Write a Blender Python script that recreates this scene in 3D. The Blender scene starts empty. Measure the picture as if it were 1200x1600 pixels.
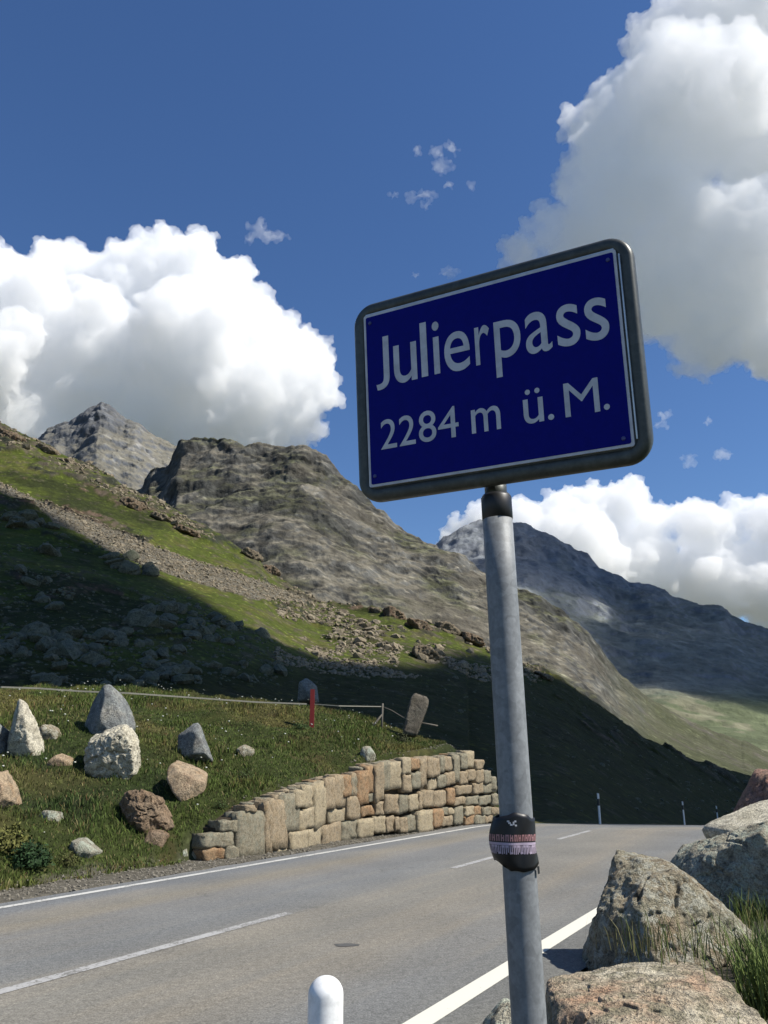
import bpy, bmesh, math, numpy as np
from mathutils import Vector, Matrix
C = bpy.context.scene
COL = C.collection

# ------------------------------------------------------------ camera, sky, sun, exposure
EYE = 1.65
PITCH = math.radians(17.0)
F = 1280.0
cp, sp = math.cos(PITCH), math.sin(PITCH)
cam = bpy.data.cameras.new('camera'); camo = bpy.data.objects.new('camera', cam); COL.objects.link(camo); C.camera = camo
cam.sensor_fit = 'VERTICAL'; cam.sensor_height = 32; cam.lens = 32 * F / 1600; cam.clip_start = .05; cam.clip_end = 90000
camo.location = (0, 0, EYE); camo.rotation_euler = (math.pi / 2 + PITCH, 0, 0)
SUN_AZ, SUN_EL = 104.0, 50.0
w_ = bpy.data.worlds.new('World'); C.world = w_; w_.use_nodes = True; nt = w_.node_tree
sky = nt.nodes.new('ShaderNodeTexSky'); sky.sky_type = 'NISHITA'; sky.sun_disc = False
sky.sun_elevation = math.radians(SUN_EL); sky.sun_rotation = math.radians(SUN_AZ)
sky.altitude = 1500; sky.ozone_density = 4.5; sky.air_density = 1.25; sky.dust_density = .2
hs = nt.nodes.new('ShaderNodeHueSaturation'); hs.inputs['Saturation'].default_value = 1.14; hs.inputs['Hue'].default_value = .507
nt.links.new(sky.outputs[0], hs.inputs['Color']); nt.links.new(hs.outputs[0], nt.nodes['Background'].inputs[0]); nt.nodes['Background'].inputs[1].default_value = .078
w_.cycles.sampling_method = 'MANUAL'; w_.cycles.sample_map_resolution = 256
sun = bpy.data.lights.new('sun', 'SUN'); sun.energy = 4.6; sun.angle = math.radians(.5); sun.color = (1, .955, .875)
suno = bpy.data.objects.new('sun', sun); COL.objects.link(suno)
_a, _e = math.radians(SUN_AZ), math.radians(SUN_EL)
SUN = np.array([math.cos(_e) * math.sin(_a), math.cos(_e) * math.cos(_a), math.sin(_e)])
suno.rotation_euler = Vector(SUN).to_track_quat('Z', 'Y').to_euler()
vs = C.view_settings; vs.view_transform = 'Standard'; vs.look = 'None'; vs.gamma = 1; vs.use_curve_mapping = False; vs.exposure = .6
C.cycles.use_denoising = True
C.cycles.volume_bounces = 36; C.cycles.max_bounces = 40; C.cycles.diffuse_bounces = 3; C.cycles.glossy_bounces = 3
C.cycles.use_adaptive_sampling = False

rng = np.random.default_rng(7)
# ------------------------------------------------------------ measuring: photo pixel -> direction
def ae(x, y):
    u = np.asarray(x, float) - 600; v = np.asarray(y, float) - 800
    h = F * cp + v * sp
    return u / h, (F * sp - v * cp) / h
def P3(x, y, D):
    a, e = ae(x, y); return np.array([a * D, D, EYE + e * D])
def proj(p):
    p = np.asarray(p, float); X = p[..., 0]; Y = p[..., 1]; Z = p[..., 2] - EYE
    zc = Y * cp + Z * sp; yc = -Y * sp + Z * cp
    return 600 + F * X / zc, 800 - F * yc / zc, zc

# ------------------------------------------------------------ noise
def _h(ix, iy, iz, seed):
    h = (ix.astype(np.uint32) * np.uint32(73856093)) ^ (iy.astype(np.uint32) * np.uint32(19349663)) ^ (iz.astype(np.uint32) * np.uint32(83492791)) ^ np.uint32(seed * 2654435761 & 0xffffffff)
    h ^= h >> np.uint32(15); h *= np.uint32(2246822519); h ^= h >> np.uint32(13); h *= np.uint32(3266489917); h ^= h >> np.uint32(16)
    return h
_G = rng.normal(size=(256, 3)).astype(np.float32); _G /= np.linalg.norm(_G, axis=1)[:, None]
def perlin(p, seed=0):
    p = np.asarray(p, np.float32)
    f = np.floor(p); i = f.astype(np.int64); d = (p - f).astype(np.float32)
    w = d * d * d * (d * (d * 6 - 15) + 10)
    out = 0
    for cx in (0, 1):
        wx = w[:, 0] if cx else 1 - w[:, 0]
        for cy in (0, 1):
            wy = w[:, 1] if cy else 1 - w[:, 1]
            for cz in (0, 1):
                wz = w[:, 2] if cz else 1 - w[:, 2]
                g = _G[_h(i[:, 0] + cx, i[:, 1] + cy, i[:, 2] + cz, seed) & np.uint32(255)]
                out = out + wx * wy * wz * (g[:, 0] * (d[:, 0] - cx) + g[:, 1] * (d[:, 1] - cy) + g[:, 2] * (d[:, 2] - cz))
    return out * 1.6
def fbm(p, scale, octv=4, seed=0, gain=.5, lac=2.1):
    q = np.asarray(p, float) / scale; a = 1; s = 0; n = 0
    for k in range(octv):
        s = s + a * perlin(q, seed + k * 17); n += a; a *= gain; q = q * lac + 13.7
    return s / n
def ridged(p, scale, octv=4, seed=0, gain=.5, lac=2.1):
    q = np.asarray(p, float) / scale; a = 1; s = 0; n = 0
    for k in range(octv):
        s = s + a * (1 - 2 * np.abs(perlin(q, seed + k * 17))); n += a; a *= gain; q = q * lac + 7.3
    return s / n
def sstep(a, b, x):
    t = np.clip((np.asarray(x, float) - a) / (b - a), 0, 1); return t * t * (3 - 2 * t)
def mixc(c, d, t):
    return c * (1 - t[:, None]) + np.asarray(d, float) * t[:, None]

# ------------------------------------------------------------ objects
def mesh_np(name, v, f, smooth=False, col=None, mat=None, parent=None, loc=None):
    v = np.asarray(v, np.float32); f = np.asarray(f, np.int32)
    me = bpy.data.meshes.new(name)
    me.vertices.add(len(v)); me.vertices.foreach_set('co', v.ravel())
    k = f.shape[1]; me.loops.add(f.size); me.loops.foreach_set('vertex_index', f.ravel())
    me.polygons.add(len(f)); me.polygons.foreach_set('loop_start', np.arange(0, f.size, k, dtype=np.int32))
    me.polygons.foreach_set('loop_total', np.full(len(f), k, np.int32))
    me.polygons.foreach_set('use_smooth', np.full(len(f), smooth, bool))
    if col is not None:
        at = me.color_attributes.new('tint', 'FLOAT_COLOR', 'POINT')
        at.data.foreach_set('color', np.c_[np.clip(col, 0, 1), np.ones(len(v))].astype(np.float32).ravel())
    me.update(calc_edges=True)
    o = bpy.data.objects.new(name, me); COL.objects.link(o)
    if mat: me.materials.append(mat)
    if parent: o.parent = parent
    if loc is not None: o.location = loc
    return o
def bmobj(name, bm, mat=None, parent=None, smooth=False, loc=None):
    me = bpy.data.meshes.new(name); bm.normal_update(); bm.to_mesh(me); bm.free()
    if smooth:
        for p in me.polygons: p.use_smooth = True
    o = bpy.data.objects.new(name, me); COL.objects.link(o)
    if mat: me.materials.append(mat)
    if parent: o.parent = parent
    if loc is not None: o.location = loc
    return o
def tag(o, label=None, cat=None, group=None, kind=None):
    if label: o['label'] = label
    if cat: o['category'] = cat
    if group: o['group'] = group
    if kind: o['kind'] = kind
    return o
def empty(name, loc, label=None, cat=None, group=None):
    o = bpy.data.objects.new(name, None); COL.objects.link(o); o.location = loc; o.empty_display_size = .2
    return tag(o, label, cat, group)

# ------------------------------------------------------------ materials
def newmat(name):
    m = bpy.data.materials.new(name); m.use_nodes = True; t = m.node_tree
    return m, t, t.nodes['Principled BSDF'], t.nodes, t.links
def nz(n, l, vec, scale, detail=4, rough=.55, dist=0):
    t = n.new('ShaderNodeTexNoise'); t.inputs['Scale'].default_value = scale; t.inputs['Detail'].default_value = detail
    t.inputs['Roughness'].default_value = rough; t.inputs['Distortion'].default_value = dist
    if vec is not None: l.new(vec, t.inputs['Vector'])
    return t.outputs['Fac']
def ramp(n, l, fac, stops):
    r = n.new('ShaderNodeValToRGB'); l.new(fac, r.inputs[0]); e = r.color_ramp.elements
    while len(e) < len(stops): e.new(.5)
    for k, (p, c) in enumerate(stops):
        e[k].position = p; e[k].color = tuple(c) + (1,) if len(c) == 3 else c
    return r.outputs[0]
def mix(n, l, a, b, fac, mode='MIX'):
    m = n.new('ShaderNodeMix'); m.data_type = 'RGBA'; m.blend_type = mode
    for s, v in ((0, fac), (6, a), (7, b)):
        if isinstance(v, (int, float)): m.inputs[s].default_value = v
        elif isinstance(v, tuple): m.inputs[s].default_value = v + (1,)
        else: l.new(v, m.inputs[s])
    return m.outputs[2]
def g3(v): return (v, v, v)
def bump(n, l, b, h, strength, dist):
    u = n.new('ShaderNodeBump'); u.inputs['Strength'].default_value = strength; u.inputs['Distance'].default_value = dist
    l.new(h, u.inputs['Height']); l.new(u.outputs[0], b.inputs['Normal']); return u
def tint_mat(name, sc, amt, bscale, bdist, rough=.95, bstr=.7):
    m, t, b, n, l = newmat(name)
    a = n.new('ShaderNodeAttribute'); a.attribute_name = 'tint'
    g = n.new('ShaderNodeNewGeometry')
    f1 = nz(n, l, g.outputs['Position'], sc, 6, .65)
    v = ramp(n, l, f1, [(.25, g3(1 - amt)), (.5, g3(1)), (.75, g3(1 + amt))])
    c = mix(n, l, a.outputs['Color'], v, 1.0, 'MULTIPLY')
    rd = n.new('ShaderNodeTexNoise'); rd.noise_type = 'RIDGED_MULTIFRACTAL'; rd.inputs['Scale'].default_value = sc * 1.7; rd.inputs['Detail'].default_value = 6; rd.inputs['Distortion'].default_value = .3; l.new(g.outputs['Position'], rd.inputs['Vector'])
    c = mix(n, l, c, ramp(n, l, rd.outputs['Fac'], [(.15, g3(1 - amt * 1.3)), (.4, g3(1)), (.9, g3(1 + amt * .6))]), 1.0, 'MULTIPLY')
    l.new(c, b.inputs['Base Color'])
    b.inputs['Roughness'].default_value = rough; b.inputs['Specular IOR Level'].default_value = .15
    bump(n, l, b, nz(n, l, g.outputs['Position'], bscale, 6, .65), bstr, bdist)
    return m
def rock_mat(name, c1, c2, c3, scale=1.0, dark=.5, lichen=None, lich_amt=.5, bd=.03):
    m, t, b, n, l = newmat(name)
    tc = n.new('ShaderNodeTexCoord').outputs['Object']
    f = nz(n, l, tc, 1.6 * scale, 5, .6)
    col = ramp(n, l, f, [(.32, c1), (.5, c2), (.68, c3)])
    f2 = nz(n, l, tc, 9 * scale, 6, .7)
    col = mix(n, l, col, ramp(n, l, f2, [(.35, g3(dark)), (.5, g3(1)), (.7, g3(1.25))]), 1.0, 'MULTIPLY')
    if lichen:
        f3 = nz(n, l, tc, 5.5 * scale, 5, .7, .4)
        r = n.new('ShaderNodeMath'); r.operation = 'MULTIPLY'; l.new(ramp(n, l, f3, [(.51, g3(0)), (.56, g3(1))]), r.inputs[0]); r.inputs[1].default_value = lich_amt
        col = mix(n, l, col, lichen, r.outputs[0])
    f4 = nz(n, l, tc, 38 * scale, 3, .7)
    col = mix(n, l, col, ramp(n, l, f4, [(.32, g3(.5)), (.5, g3(1)), (.7, g3(1.35))]), 1.0, 'MULTIPLY')
    l.new(col, b.inputs['Base Color']); b.inputs['Roughness'].default_value = .92; b.inputs['Specular IOR Level'].default_value = .2
    mm = n.new('ShaderNodeMath'); mm.operation = 'ADD'; l.new(f2, mm.inputs[0]); l.new(f4, mm.inputs[1])
    bump(n, l, b, mm.outputs[0], .9, bd)
    return m
def plain(name, c, rough=.5, metal=0, spec=.5):
    m, t, b, n, l = newmat(name)
    tc = n.new('ShaderNodeTexCoord').outputs['Object']
    f = nz(n, l, tc, 30, 5, .6)
    l.new(mix(n, l, c, ramp(n, l, f, [(.3, g3(.8)), (.6, g3(1.08))]), 1.0, 'MULTIPLY'), b.inputs['Base Color'])
    b.inputs['Roughness'].default_value = rough; b.inputs['Metallic'].default_value = metal; b.inputs['Specular IOR Level'].default_value = spec
    return m

# ------------------------------------------------------------ road frame
RA = math.radians(28)
RD = np.array([math.sin(RA), math.cos(RA)]); RR = np.array([math.cos(RA), -math.sin(RA)])
def wu(X, Y): return X * RR[0] + Y * RR[1], X * RD[0] + Y * RD[1]
def xy(w, u): return w * RR[0] + u * RD[0], w * RR[1] + u * RD[1]
def roadz(u):
    u = np.asarray(u, float); k = .0085; s = .062; L = s / (2 * k); t = u - 21.5
    return np.where(t < 0, 0, np.where(t < L, -k * t * t, -k * L * L - s * (t - L)))
# the retaining wall's foot and top, as measured: photo px -> plan
_wb = [(319, 1344), (387, 1340), (421, 1335), (473, 1325), (538, 1312), (581, 1307), (648, 1301), (713, 1290), (770, 1281)]
_wt = [(319, 1301), (345, 1290), (371, 1273), (408, 1251), (439, 1240), (482, 1223), (517, 1212), (558, 1208), (583, 1192), (605, 1189), (657, 1183), (705, 1178), (728, 1173), (745, 1188), (774, 1214)]
WX = np.array([p[0] for p in _wb], float)
_p = []
for x, y in _wb:
    a, e = ae(x, y); D = (EYE) / -e; _p.append((D, a * D))
WD = np.array([p[0] for p in _p]); WD = np.array([15.3, 16.6, 17.3, 18.2, 19.4, 20.2, 21.4, 22.9, 24.6]) * .35 + WD * .65
def wallD(px): return np.interp(px, WX, WD)
def wall_pt(px, py, out=0.):
    D = wallD(px); a, e = ae(px, py)
    X, Y = a * D, D
    return np.array([X + RR[0] * out, Y + RR[1] * out, EYE + e * D])
_tp = np.array([wall_pt(x, y) for x, y in _wt]); _tw, _tu = wu(_tp[:, 0], _tp[:, 1])
_o = np.argsort(_tu); WU, WW, WH = _tu[_o], _tw[_o], _tp[_o, 2]
def rise(q, u): return 4.3 * (1 - np.exp(-np.maximum(q, 0) / 8.5)) + .03 * (u - 12) * sstep(0, 10, q)
def ground_raw(X, Y):
    X = np.asarray(X, float); Y = np.asarray(Y, float)
    w, u = wu(X, Y)
    back = np.interp(u, WU, WW, left=-10.1, right=WW[-1])
    hw = np.interp(u, [10.8, WU[0], *WU[1:-1], WU[-1], WU[-1] + 3], [0, WH[0] - .1, *(WH[1:-1] - .06), WH[-1] - .1, .2])
    hw = np.clip(hw, 0, 3)
    q = back - .22 - w
    qo = -8.5 * np.log(1 - np.clip(hw, 0, 3.8) / 4.3)
    h = rise(q + qo * sstep(0, .25, q), u) * sstep(-.0, .05, q)
    h = h * (1 - .75 * sstep(28.5, 37, Y))
    h = h * (1 - sstep(25.5, 31, u - np.maximum(-w - 10, 0) * .75))
    # right shoulder: shallow rubble strip, then the valley falls away
    r = w + 2.1
    h = h + np.where(r > 0, .10 * sstep(0, .8, r) - .9 * sstep(3, 14, r) - .10 * np.maximum(r - 8, 0), 0)
    return h + roadz(u), w, u, q
def ground(X, Y, fine=True):
    h, w, u, q = ground_raw(X, Y)
    P = np.c_[np.ravel(X), np.ravel(Y), np.zeros(np.size(X))]
    off = np.where(np.ravel(w) < -9.3, sstep(.2, 1.5, np.ravel(q)), sstep(-1.9, -.8, np.ravel(w)))
    n = .32 * fbm(P, 3.2, 4, 3) + .12 * fbm(P, .8, 3, 5)
    return h + (off * n * 1.25).reshape(np.shape(h))
def hit(px, py, D0=4, D1=45):
    a, e = ae(px, py); D = np.linspace(D0, D1, 1600)
    z = EYE + e * D; g = ground(a * D, D)
    k = np.argmax(z < g)
    if z[k] >= g[k]: k = len(D) - 1
    return np.array([a * D[k], D[k], z[k]])

# ------------------------------------------------------------ ground sheet
gm = tint_mat('ground_mix', 3.0, .35, 14, .05)
def grid_faces(nx, ny):
    i = np.arange(nx * ny).reshape(ny, nx)
    return np.c_[i[:-1, :-1].ravel(), i[:-1, 1:].ravel(), i[1:, 1:].ravel(), i[1:, :-1].ravel()]
W_ = np.r_[np.linspace(-95, -32, 22)[:-1], np.linspace(-32, -11, 190)[:-1], np.linspace(-11, -9.0, 50)[:-1], np.linspace(-9.0, -2.2, 8)[:-1], np.linspace(-2.2, 4, 70)[:-1], np.linspace(4, 60, 30)]
U_ = np.r_[np.linspace(-25, -2, 20)[:-1], np.linspace(-2, 32, 330)[:-1], np.linspace(32, 60, 50)[:-1], np.linspace(60, 200, 40)]
gw, gu = np.meshgrid(W_, U_); gx, gy = xy(gw, gu)
gz = ground(gx, gy)
under = (gw > -9.35) & (gw < -2.05)
gz = np.where(under, gz - .03, gz)
V = np.c_[gx.ravel(), gy.ravel(), gz.ravel()]
n1 = fbm(V, 2.2, 4, 21); n2 = fbm(V, .7, 3, 22); n3 = fbm(V, 6, 3, 23)
colr = np.tile([.048, .062, .015], (len(V), 1))
colr = mixc(colr, [.095, .088, .028], sstep(-.05, .35, n1))
colr = mixc(colr, [.022, .036, .012], sstep(.0, .35, n3))
_, _w, _u, _q = ground_raw(V[:, 0], V[:, 1])
verge = sstep(-.4 , -.15, _q * -1 - .45 + .35 * n1) * (_w > -12)
verge = 1 - sstep(-.25, .25, _q + .5 * n2 + .25 * n1); verge = verge * (1 - .8 * (_u > 12) * (_q > 0)); verge = np.where(_w > -7, 0, verge)
colr = mixc(colr, [.175, .158, .122], verge)
colr = mixc(colr, [.12, .075, .04], sstep(.15, .4, n2) * sstep(.0, .3, -n3) * .6 * (1 - verge))
rs = (_w > -2.3) & (_w < .6); colr[rs] = mixc(colr[rs], [.13, .115, .085], .85 * np.ones(rs.sum()) * sstep(-.4, .1, .3 - n2[rs]))
g = mesh_np('ground', V, grid_faces(len(W_), len(U_)), True, colr, gm); tag(g, kind='structure')
# the valley floor out to the horizon
bm = bmesh.new(); bmesh.ops.create_circle(bm, cap_ends=True, segments=64, radius=60000)
vm, t, b, n, l = newmat('valley_turf'); b.inputs['Roughness'].default_value = 1
l.new(ramp(n, l, nz(n, l, n.new('ShaderNodeNewGeometry').outputs['Position'], .004, 5), [(.3, (.045, .05, .02)), (.7, (.10, .095, .05))]), b.inputs['Base Color'])
tag(bmobj('valley_floor', bm, vm, loc=(0, 0, -26)), kind='structure')

# ------------------------------------------------------------ road and markings
def strip(name, wl, wr, u0, u1, dz, mat, nu=None, nw=2, wob=0):
    nu = nu or max(2, int((u1 - u0) / .5)); us = np.linspace(u0, u1, nu)
    rows = []
    for k in range(nw):
        t_ = k / (nw - 1)
        a0 = wl(us) if callable(wl) else np.full(nu, wl); a1 = wr(us) if callable(wr) else np.full(nu, wr)
        w = a0 + (a1 - a0) * t_
        if wob and k in (0, nw - 1): w = w + wob * fbm(np.c_[us, us * 0 + k * 9, us * 0], .5, 4, 9)
        X, Y = xy(w, us); rows.append(np.c_[X, Y, roadz(us) + dz])
    V = np.concatenate(rows); i = np.arange(nw * nu).reshape(nw, nu)
    f = np.c_[i[:-1, :-1].ravel(), i[1:, :-1].ravel(), i[1:, 1:].ravel(), i[:-1, 1:].ravel()]
    return mesh_np(name, V, f, True, None, mat)
am, t, b, n, l = newmat('asphalt')
geo = n.new('ShaderNodeNewGeometry').outputs['Position']
mp = n.new('ShaderNodeMapping'); mp.vector_type = 'POINT'; mp.inputs['Rotation'].default_value = (0, 0, RA); l.new(geo, mp.inputs['Vector'])
rot = mp.outputs[0]                                    # x across the road, y along it
mp2 = n.new('ShaderNodeMapping'); mp2.inputs['Scale'].default_value = (1, .07, 1); l.new(rot, mp2.inputs['Vector'])
streak = nz(n, l, mp2.outputs[0], 1.1, 5, .6)
big = nz(n, l, geo, .55, 4, .6)
base = ramp(n, l, streak, [(.3, (.136, .136, .128)), (.5, (.155, .152, .138)), (.64, (.180, .168, .142))])
base = mix(n, l, base, ramp(n, l, big, [(.3, g3(.88)), (.7, g3(1.12))]), 1.0, 'MULTIPLY')
sx = n.new('ShaderNodeSeparateXYZ'); l.new(rot, sx.inputs[0])
wv = n.new('ShaderNodeMath'); wv.operation = 'MULTIPLY_ADD'; l.new(big, wv.inputs[0]); wv.inputs[1].default_value = .7; l.new(sx.outputs[0], wv.inputs[2])
mr = n.new('ShaderNodeMapRange'); mr.inputs[1].default_value = -9.4; mr.inputs[2].default_value = -2.0; l.new(wv.outputs[0], mr.inputs[0])
lanes = ramp(n, l, mr.outputs[0], [(0, (.88, .92, 1.0)), (.15, (.88, .92, 1.0)), (.24, (1.14, 1.06, .93)), (.31, (.98, .98, 1.0)), (.46, (.9, .93, .98)), (.60, (1.08, 1.04, .97)), (.78, (1.05, 1.0, .93)), (.88, (.92, .94, .98)), (1, (.86, .86, .84))])
base = mix(n, l, base, lanes, 1.0, 'MULTIPLY')
grit = nz(n, l, geo, 55, 3, .8)
base = mix(n, l, base, ramp(n, l, grit, [(.3, g3(.55)), (.5, g3(1)), (.72, g3(1.7))]), 1.0, 'MULTIPLY')
grit2 = nz(n, l, geo, 16, 4, .7)
base = mix(n, l, base, ramp(n, l, grit2, [(.35, g3(.8)), (.65, g3(1.2))]), 1.0, 'MULTIPLY')
vo = n.new('ShaderNodeTexVoronoi'); vo.feature = 'DISTANCE_TO_EDGE'; vo.inputs['Scale'].default_value = .42
wp = n.new('ShaderNodeVectorMath'); wp.operation = 'MULTIPLY_ADD'; nn_ = n.new('ShaderNodeTexNoise'); nn_.inputs['Scale'].default_value = 2.2; nn_.inputs['Detail'].default_value = 6; l.new(geo, nn_.inputs['Vector']); l.new(nn_.outputs['Color'], wp.inputs[0]); wp.inputs[1].default_value = (.8, .8, .8); l.new(geo, wp.inputs[2]); l.new(wp.outputs[0], vo.inputs['Vector'])
ck = ramp(n, l, vo.outputs['Distance'], [(.0, g3(1)), (.006, g3(0))]); cmask = ramp(n, l, nz(n, l, geo, .33, 2), [(.52, g3(0)), (.60, g3(.55))])
cf = n.new('ShaderNodeMath'); cf.operation = 'MULTIPLY'; l.new(ck, cf.inputs[0]); l.new(cmask, cf.inputs[1])
base = mix(n, l, base, (.045, .043, .04), cf.outputs[0])
l.new(base, b.inputs['Base Color']); b.inputs['Roughness'].default_value = .85; b.inputs['Specular IOR Level'].default_value = .3
bump(n, l, b, grit, .8, .006)
tag(strip('road', -9.30, -2.12, -20, 170, 0, am, 420, 16, .10), kind='structure')
def paint(name, col, wear):
    m, t, b, n, l = newmat(name)
    geo = n.new('ShaderNodeNewGeometry').outputs['Position']
    f = nz(n, l, geo, 28, 5, .75); f2 = nz(n, l, geo, 2.5, 3, .6)
    mm = n.new('ShaderNodeMath'); mm.operation = 'MULTIPLY_ADD'; l.new(f2, mm.inputs[0]); mm.inputs[1].default_value = .5; l.new(f, mm.inputs[2])
    c = ramp(n, l, mm.outputs[0], [(wear - .06, (.15, .145, .13)), (wear + .06, col)])
    l.new(c, b.inputs['Base Color']); b.inputs['Roughness'].default_value = .8
    return m
ltm = paint('line_paint', (.50, .49, .45), .66); lcm = paint('faded_line_paint', (.34, .335, .32), .71); lrm = paint('bright_line_paint', (.60, .58, .49), .53)
lw = lambda u: np.interp(u, [0, 8, 24, 40], [-9.2, -9.08, -8.84, -8.9])
tag(strip('edge_line', lw, lambda u: lw(u) + .12, -10, 120, .004, ltm, 300), kind='structure')
tag(strip('edge_line', -2.78, -2.60, -10, 120, .004, lrm, 300), kind='structure')
for u0, u1 in ((-1, 8.6), (13.3, 16.3), (19.2, 22.1), (25.3, 28.3), (31.5, 34.5)):
    tag(strip('centre_line', lambda u: -5.87 + 0 * u, -5.74, u0, u1, .004, lcm, 20), kind='structure')
# tar stain
tm = plain('tar_stain', (.075, .073, .068), .9)
a, e = ae(541, 1477); D = -EYE / e; bm = bmesh.new()
ring = [bm.verts.new((a * D + .12 * math.cos(k * .3927) * (1 + .18 * math.sin(k * 1.3)), D + .07 * math.sin(k * .3927) * (1 + .15 * math.cos(k * 1.7)), .004)) for k in range(16)]
bm.faces.new(ring); tag(bmobj('tar_patch', bm, tm), kind='structure')

# ------------------------------------------------------------ hillsides and mountains
def layer(name, a0, a1, nx, ny, top, bot, Dt, Db, mat, shape, paintf, back=14, backd=.02, pw=1.0, jag=0):
    """a hillside: ridge line and foot line as (azimuth, elevation, distance), a concave slope between, the far side behind"""
    A = np.linspace(a0, a1, nx)
    ta, te = ae([p[0] for p in top], [p[1] for p in top]); o = np.argsort(ta); et = np.interp(A, ta[o], te[o])
    dt = np.interp(A, [ae(p[0], 900)[0] for p in Dt], [p[1] for p in Dt])
    if callable(Db): db = Db(A)
    else: db = np.interp(A, [ae(p[0], 900)[0] for p in Db], [p[1] for p in Db])
    if callable(bot): eb = bot(A, db)
    else:
        ba, be = ae([p[0] for p in bot], [p[1] for p in bot]); eb = np.interp(A, ba, be)
    et = et + jag * fbm(np.c_[A * 60, A * 0, A * 0], 1, 5, 77, .6)
    T = np.linspace(0, 1, ny) ** pw
    E = eb[None] + (et - eb)[None] * T[:, None]; D = db[None] * (dt / db)[None] ** T[:, None]
    X = A[None] * D; Y = D; Z = EYE + E * D
    kb = np.arange(1, back + 1)[:, None]
    Db_ = dt[None] * (1 + backd * kb); Xb = A[None] * Db_; Yb = Db_ + 0 * A[None]; Zb = (EYE + et * dt)[None] - dt[None] * (backd * kb) * (.25 + .03 * kb)
    X, Y, Z = np.r_[X, Xb], np.r_[Y, Yb], np.r_[Z, Zb]
    V = np.c_[X.ravel(), Y.ravel(), Z.ravel()]
    px, py, zc = proj(V)
    V2, info = shape(V, px, py, np.repeat(np.r_[T, np.ones(back)], nx))
    G = V2.reshape(ny + back, nx, 3)
    dx = np.gradient(G, axis=1); dy = np.gradient(G, axis=0); N = np.cross(dx, dy).reshape(-1, 3); N /= np.linalg.norm(N, axis=1)[:, None] + 1e-12
    N *= np.sign(N[:, 2:3] + 1e-9)
    col = paintf(V, V2, px, py, N, info)
    o = mesh_np(name, V2, grid_faces(nx, ny + back), True, col, mat)
    tag(o, kind='structure')
    return V2, px, py

# near hill
B_top = [(-500, 480), (-250, 560), (-100, 620), (0, 668), (60, 695), (120, 722), (200, 765), (260, 790), (330, 832), (400, 872), (450, 915), (500, 945), (560, 952), (620, 960), (700, 985), (760, 1008), (830, 1042), (880, 1062), (940, 1103), (1010, 1155), (1090, 1190), (1180, 1216), (1300, 1238), (1500, 1262)]
def B_db(A):
    w = .469 - .883 * A
    return np.clip(10.9 / np.maximum(w, .06), 36, 130)
def B_bot(A, db):
    u = db * (A * RD[0] + RD[1])
    z = np.interp(A, [-.3, .0, .12], [1.6, .5, -0.2]) ; z = np.where(A > .1, 0, z) + np.where(A > .1, roadz(u) - .25, 0)
    return (z - EYE) / db
SH = np.array([(-300, 700), (-50, 755), (0, 769), (47, 783), (83, 818), (167, 862), (233, 886), (283, 922), (340, 962), (420, 1000), (520, 1035), (640, 1052), (700, 1046), (760, 1038), (830, 1047), (880, 1064), (940, 1104), (1010, 1156), (1180, 1214), (1500, 1262)], float)
SCR_T = np.array([(-300, 690), (0, 756), (50, 779), (87, 796), (133, 815), (233, 851), (300, 876), (400, 906), (450, 925), (495, 946)], float)
SCR_B = np.array([(-300, 740), (0, 773), (50, 787), (83, 819), (133, 843), (167, 864), (233, 888), (300, 908), (400, 940), (470, 946), (495, 947)], float)
def B_shape(V, px, py, T):
    r = fbm(V, 14, 4, 31); k = ridged(V, 9, 5, 33, .55); big = fbm(V, 45, 3, 35)
    sc = (py > np.interp(px, SCR_T[:, 0], SCR_T[:, 1])) & (py < np.interp(px, SCR_B[:, 0], SCR_B[:, 1])) & (px < 500)
    out = sstep(.05, .3, fbm(V, 13, 4, 41) + .25 * sstep(60, 10, py - np.interp(px, *np.array([(p[0], p[1]) for p in B_top]).T)) - .25 * (py > 1000) - .02 * ((py > 860) & (py < 1080) & (px < 420) & (py > np.interp(px, SH[:, 0], SH[:, 1]))))
    out = np.where(sc, .15, out)
    f = sstep(30, 70, V[:, 1]) * .6 + .2
    f2 = np.clip(V[:, 1] / 110, .35, 1.2)
    fade = sstep(0, .12, T)
    dz = fade * f * (1.3 * big + .5 * r) + out * f2 * (.9 * k + .25 * ridged(V, 2.2, 3, 37)) * fade * .9 + .09 * f2 * fbm(V, 1.3, 3, 39)
    dz += np.where(sc, .12 * ridged(V, 1.3, 2, 43), .20 * f2 * fade * ridged(V, 3.2, 3, 44))
    V2 = V.copy(); V2[:, 2] += dz * .8; V2[:, 1] -= dz * .6
    return V2, (out, sc, k, r)
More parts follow.
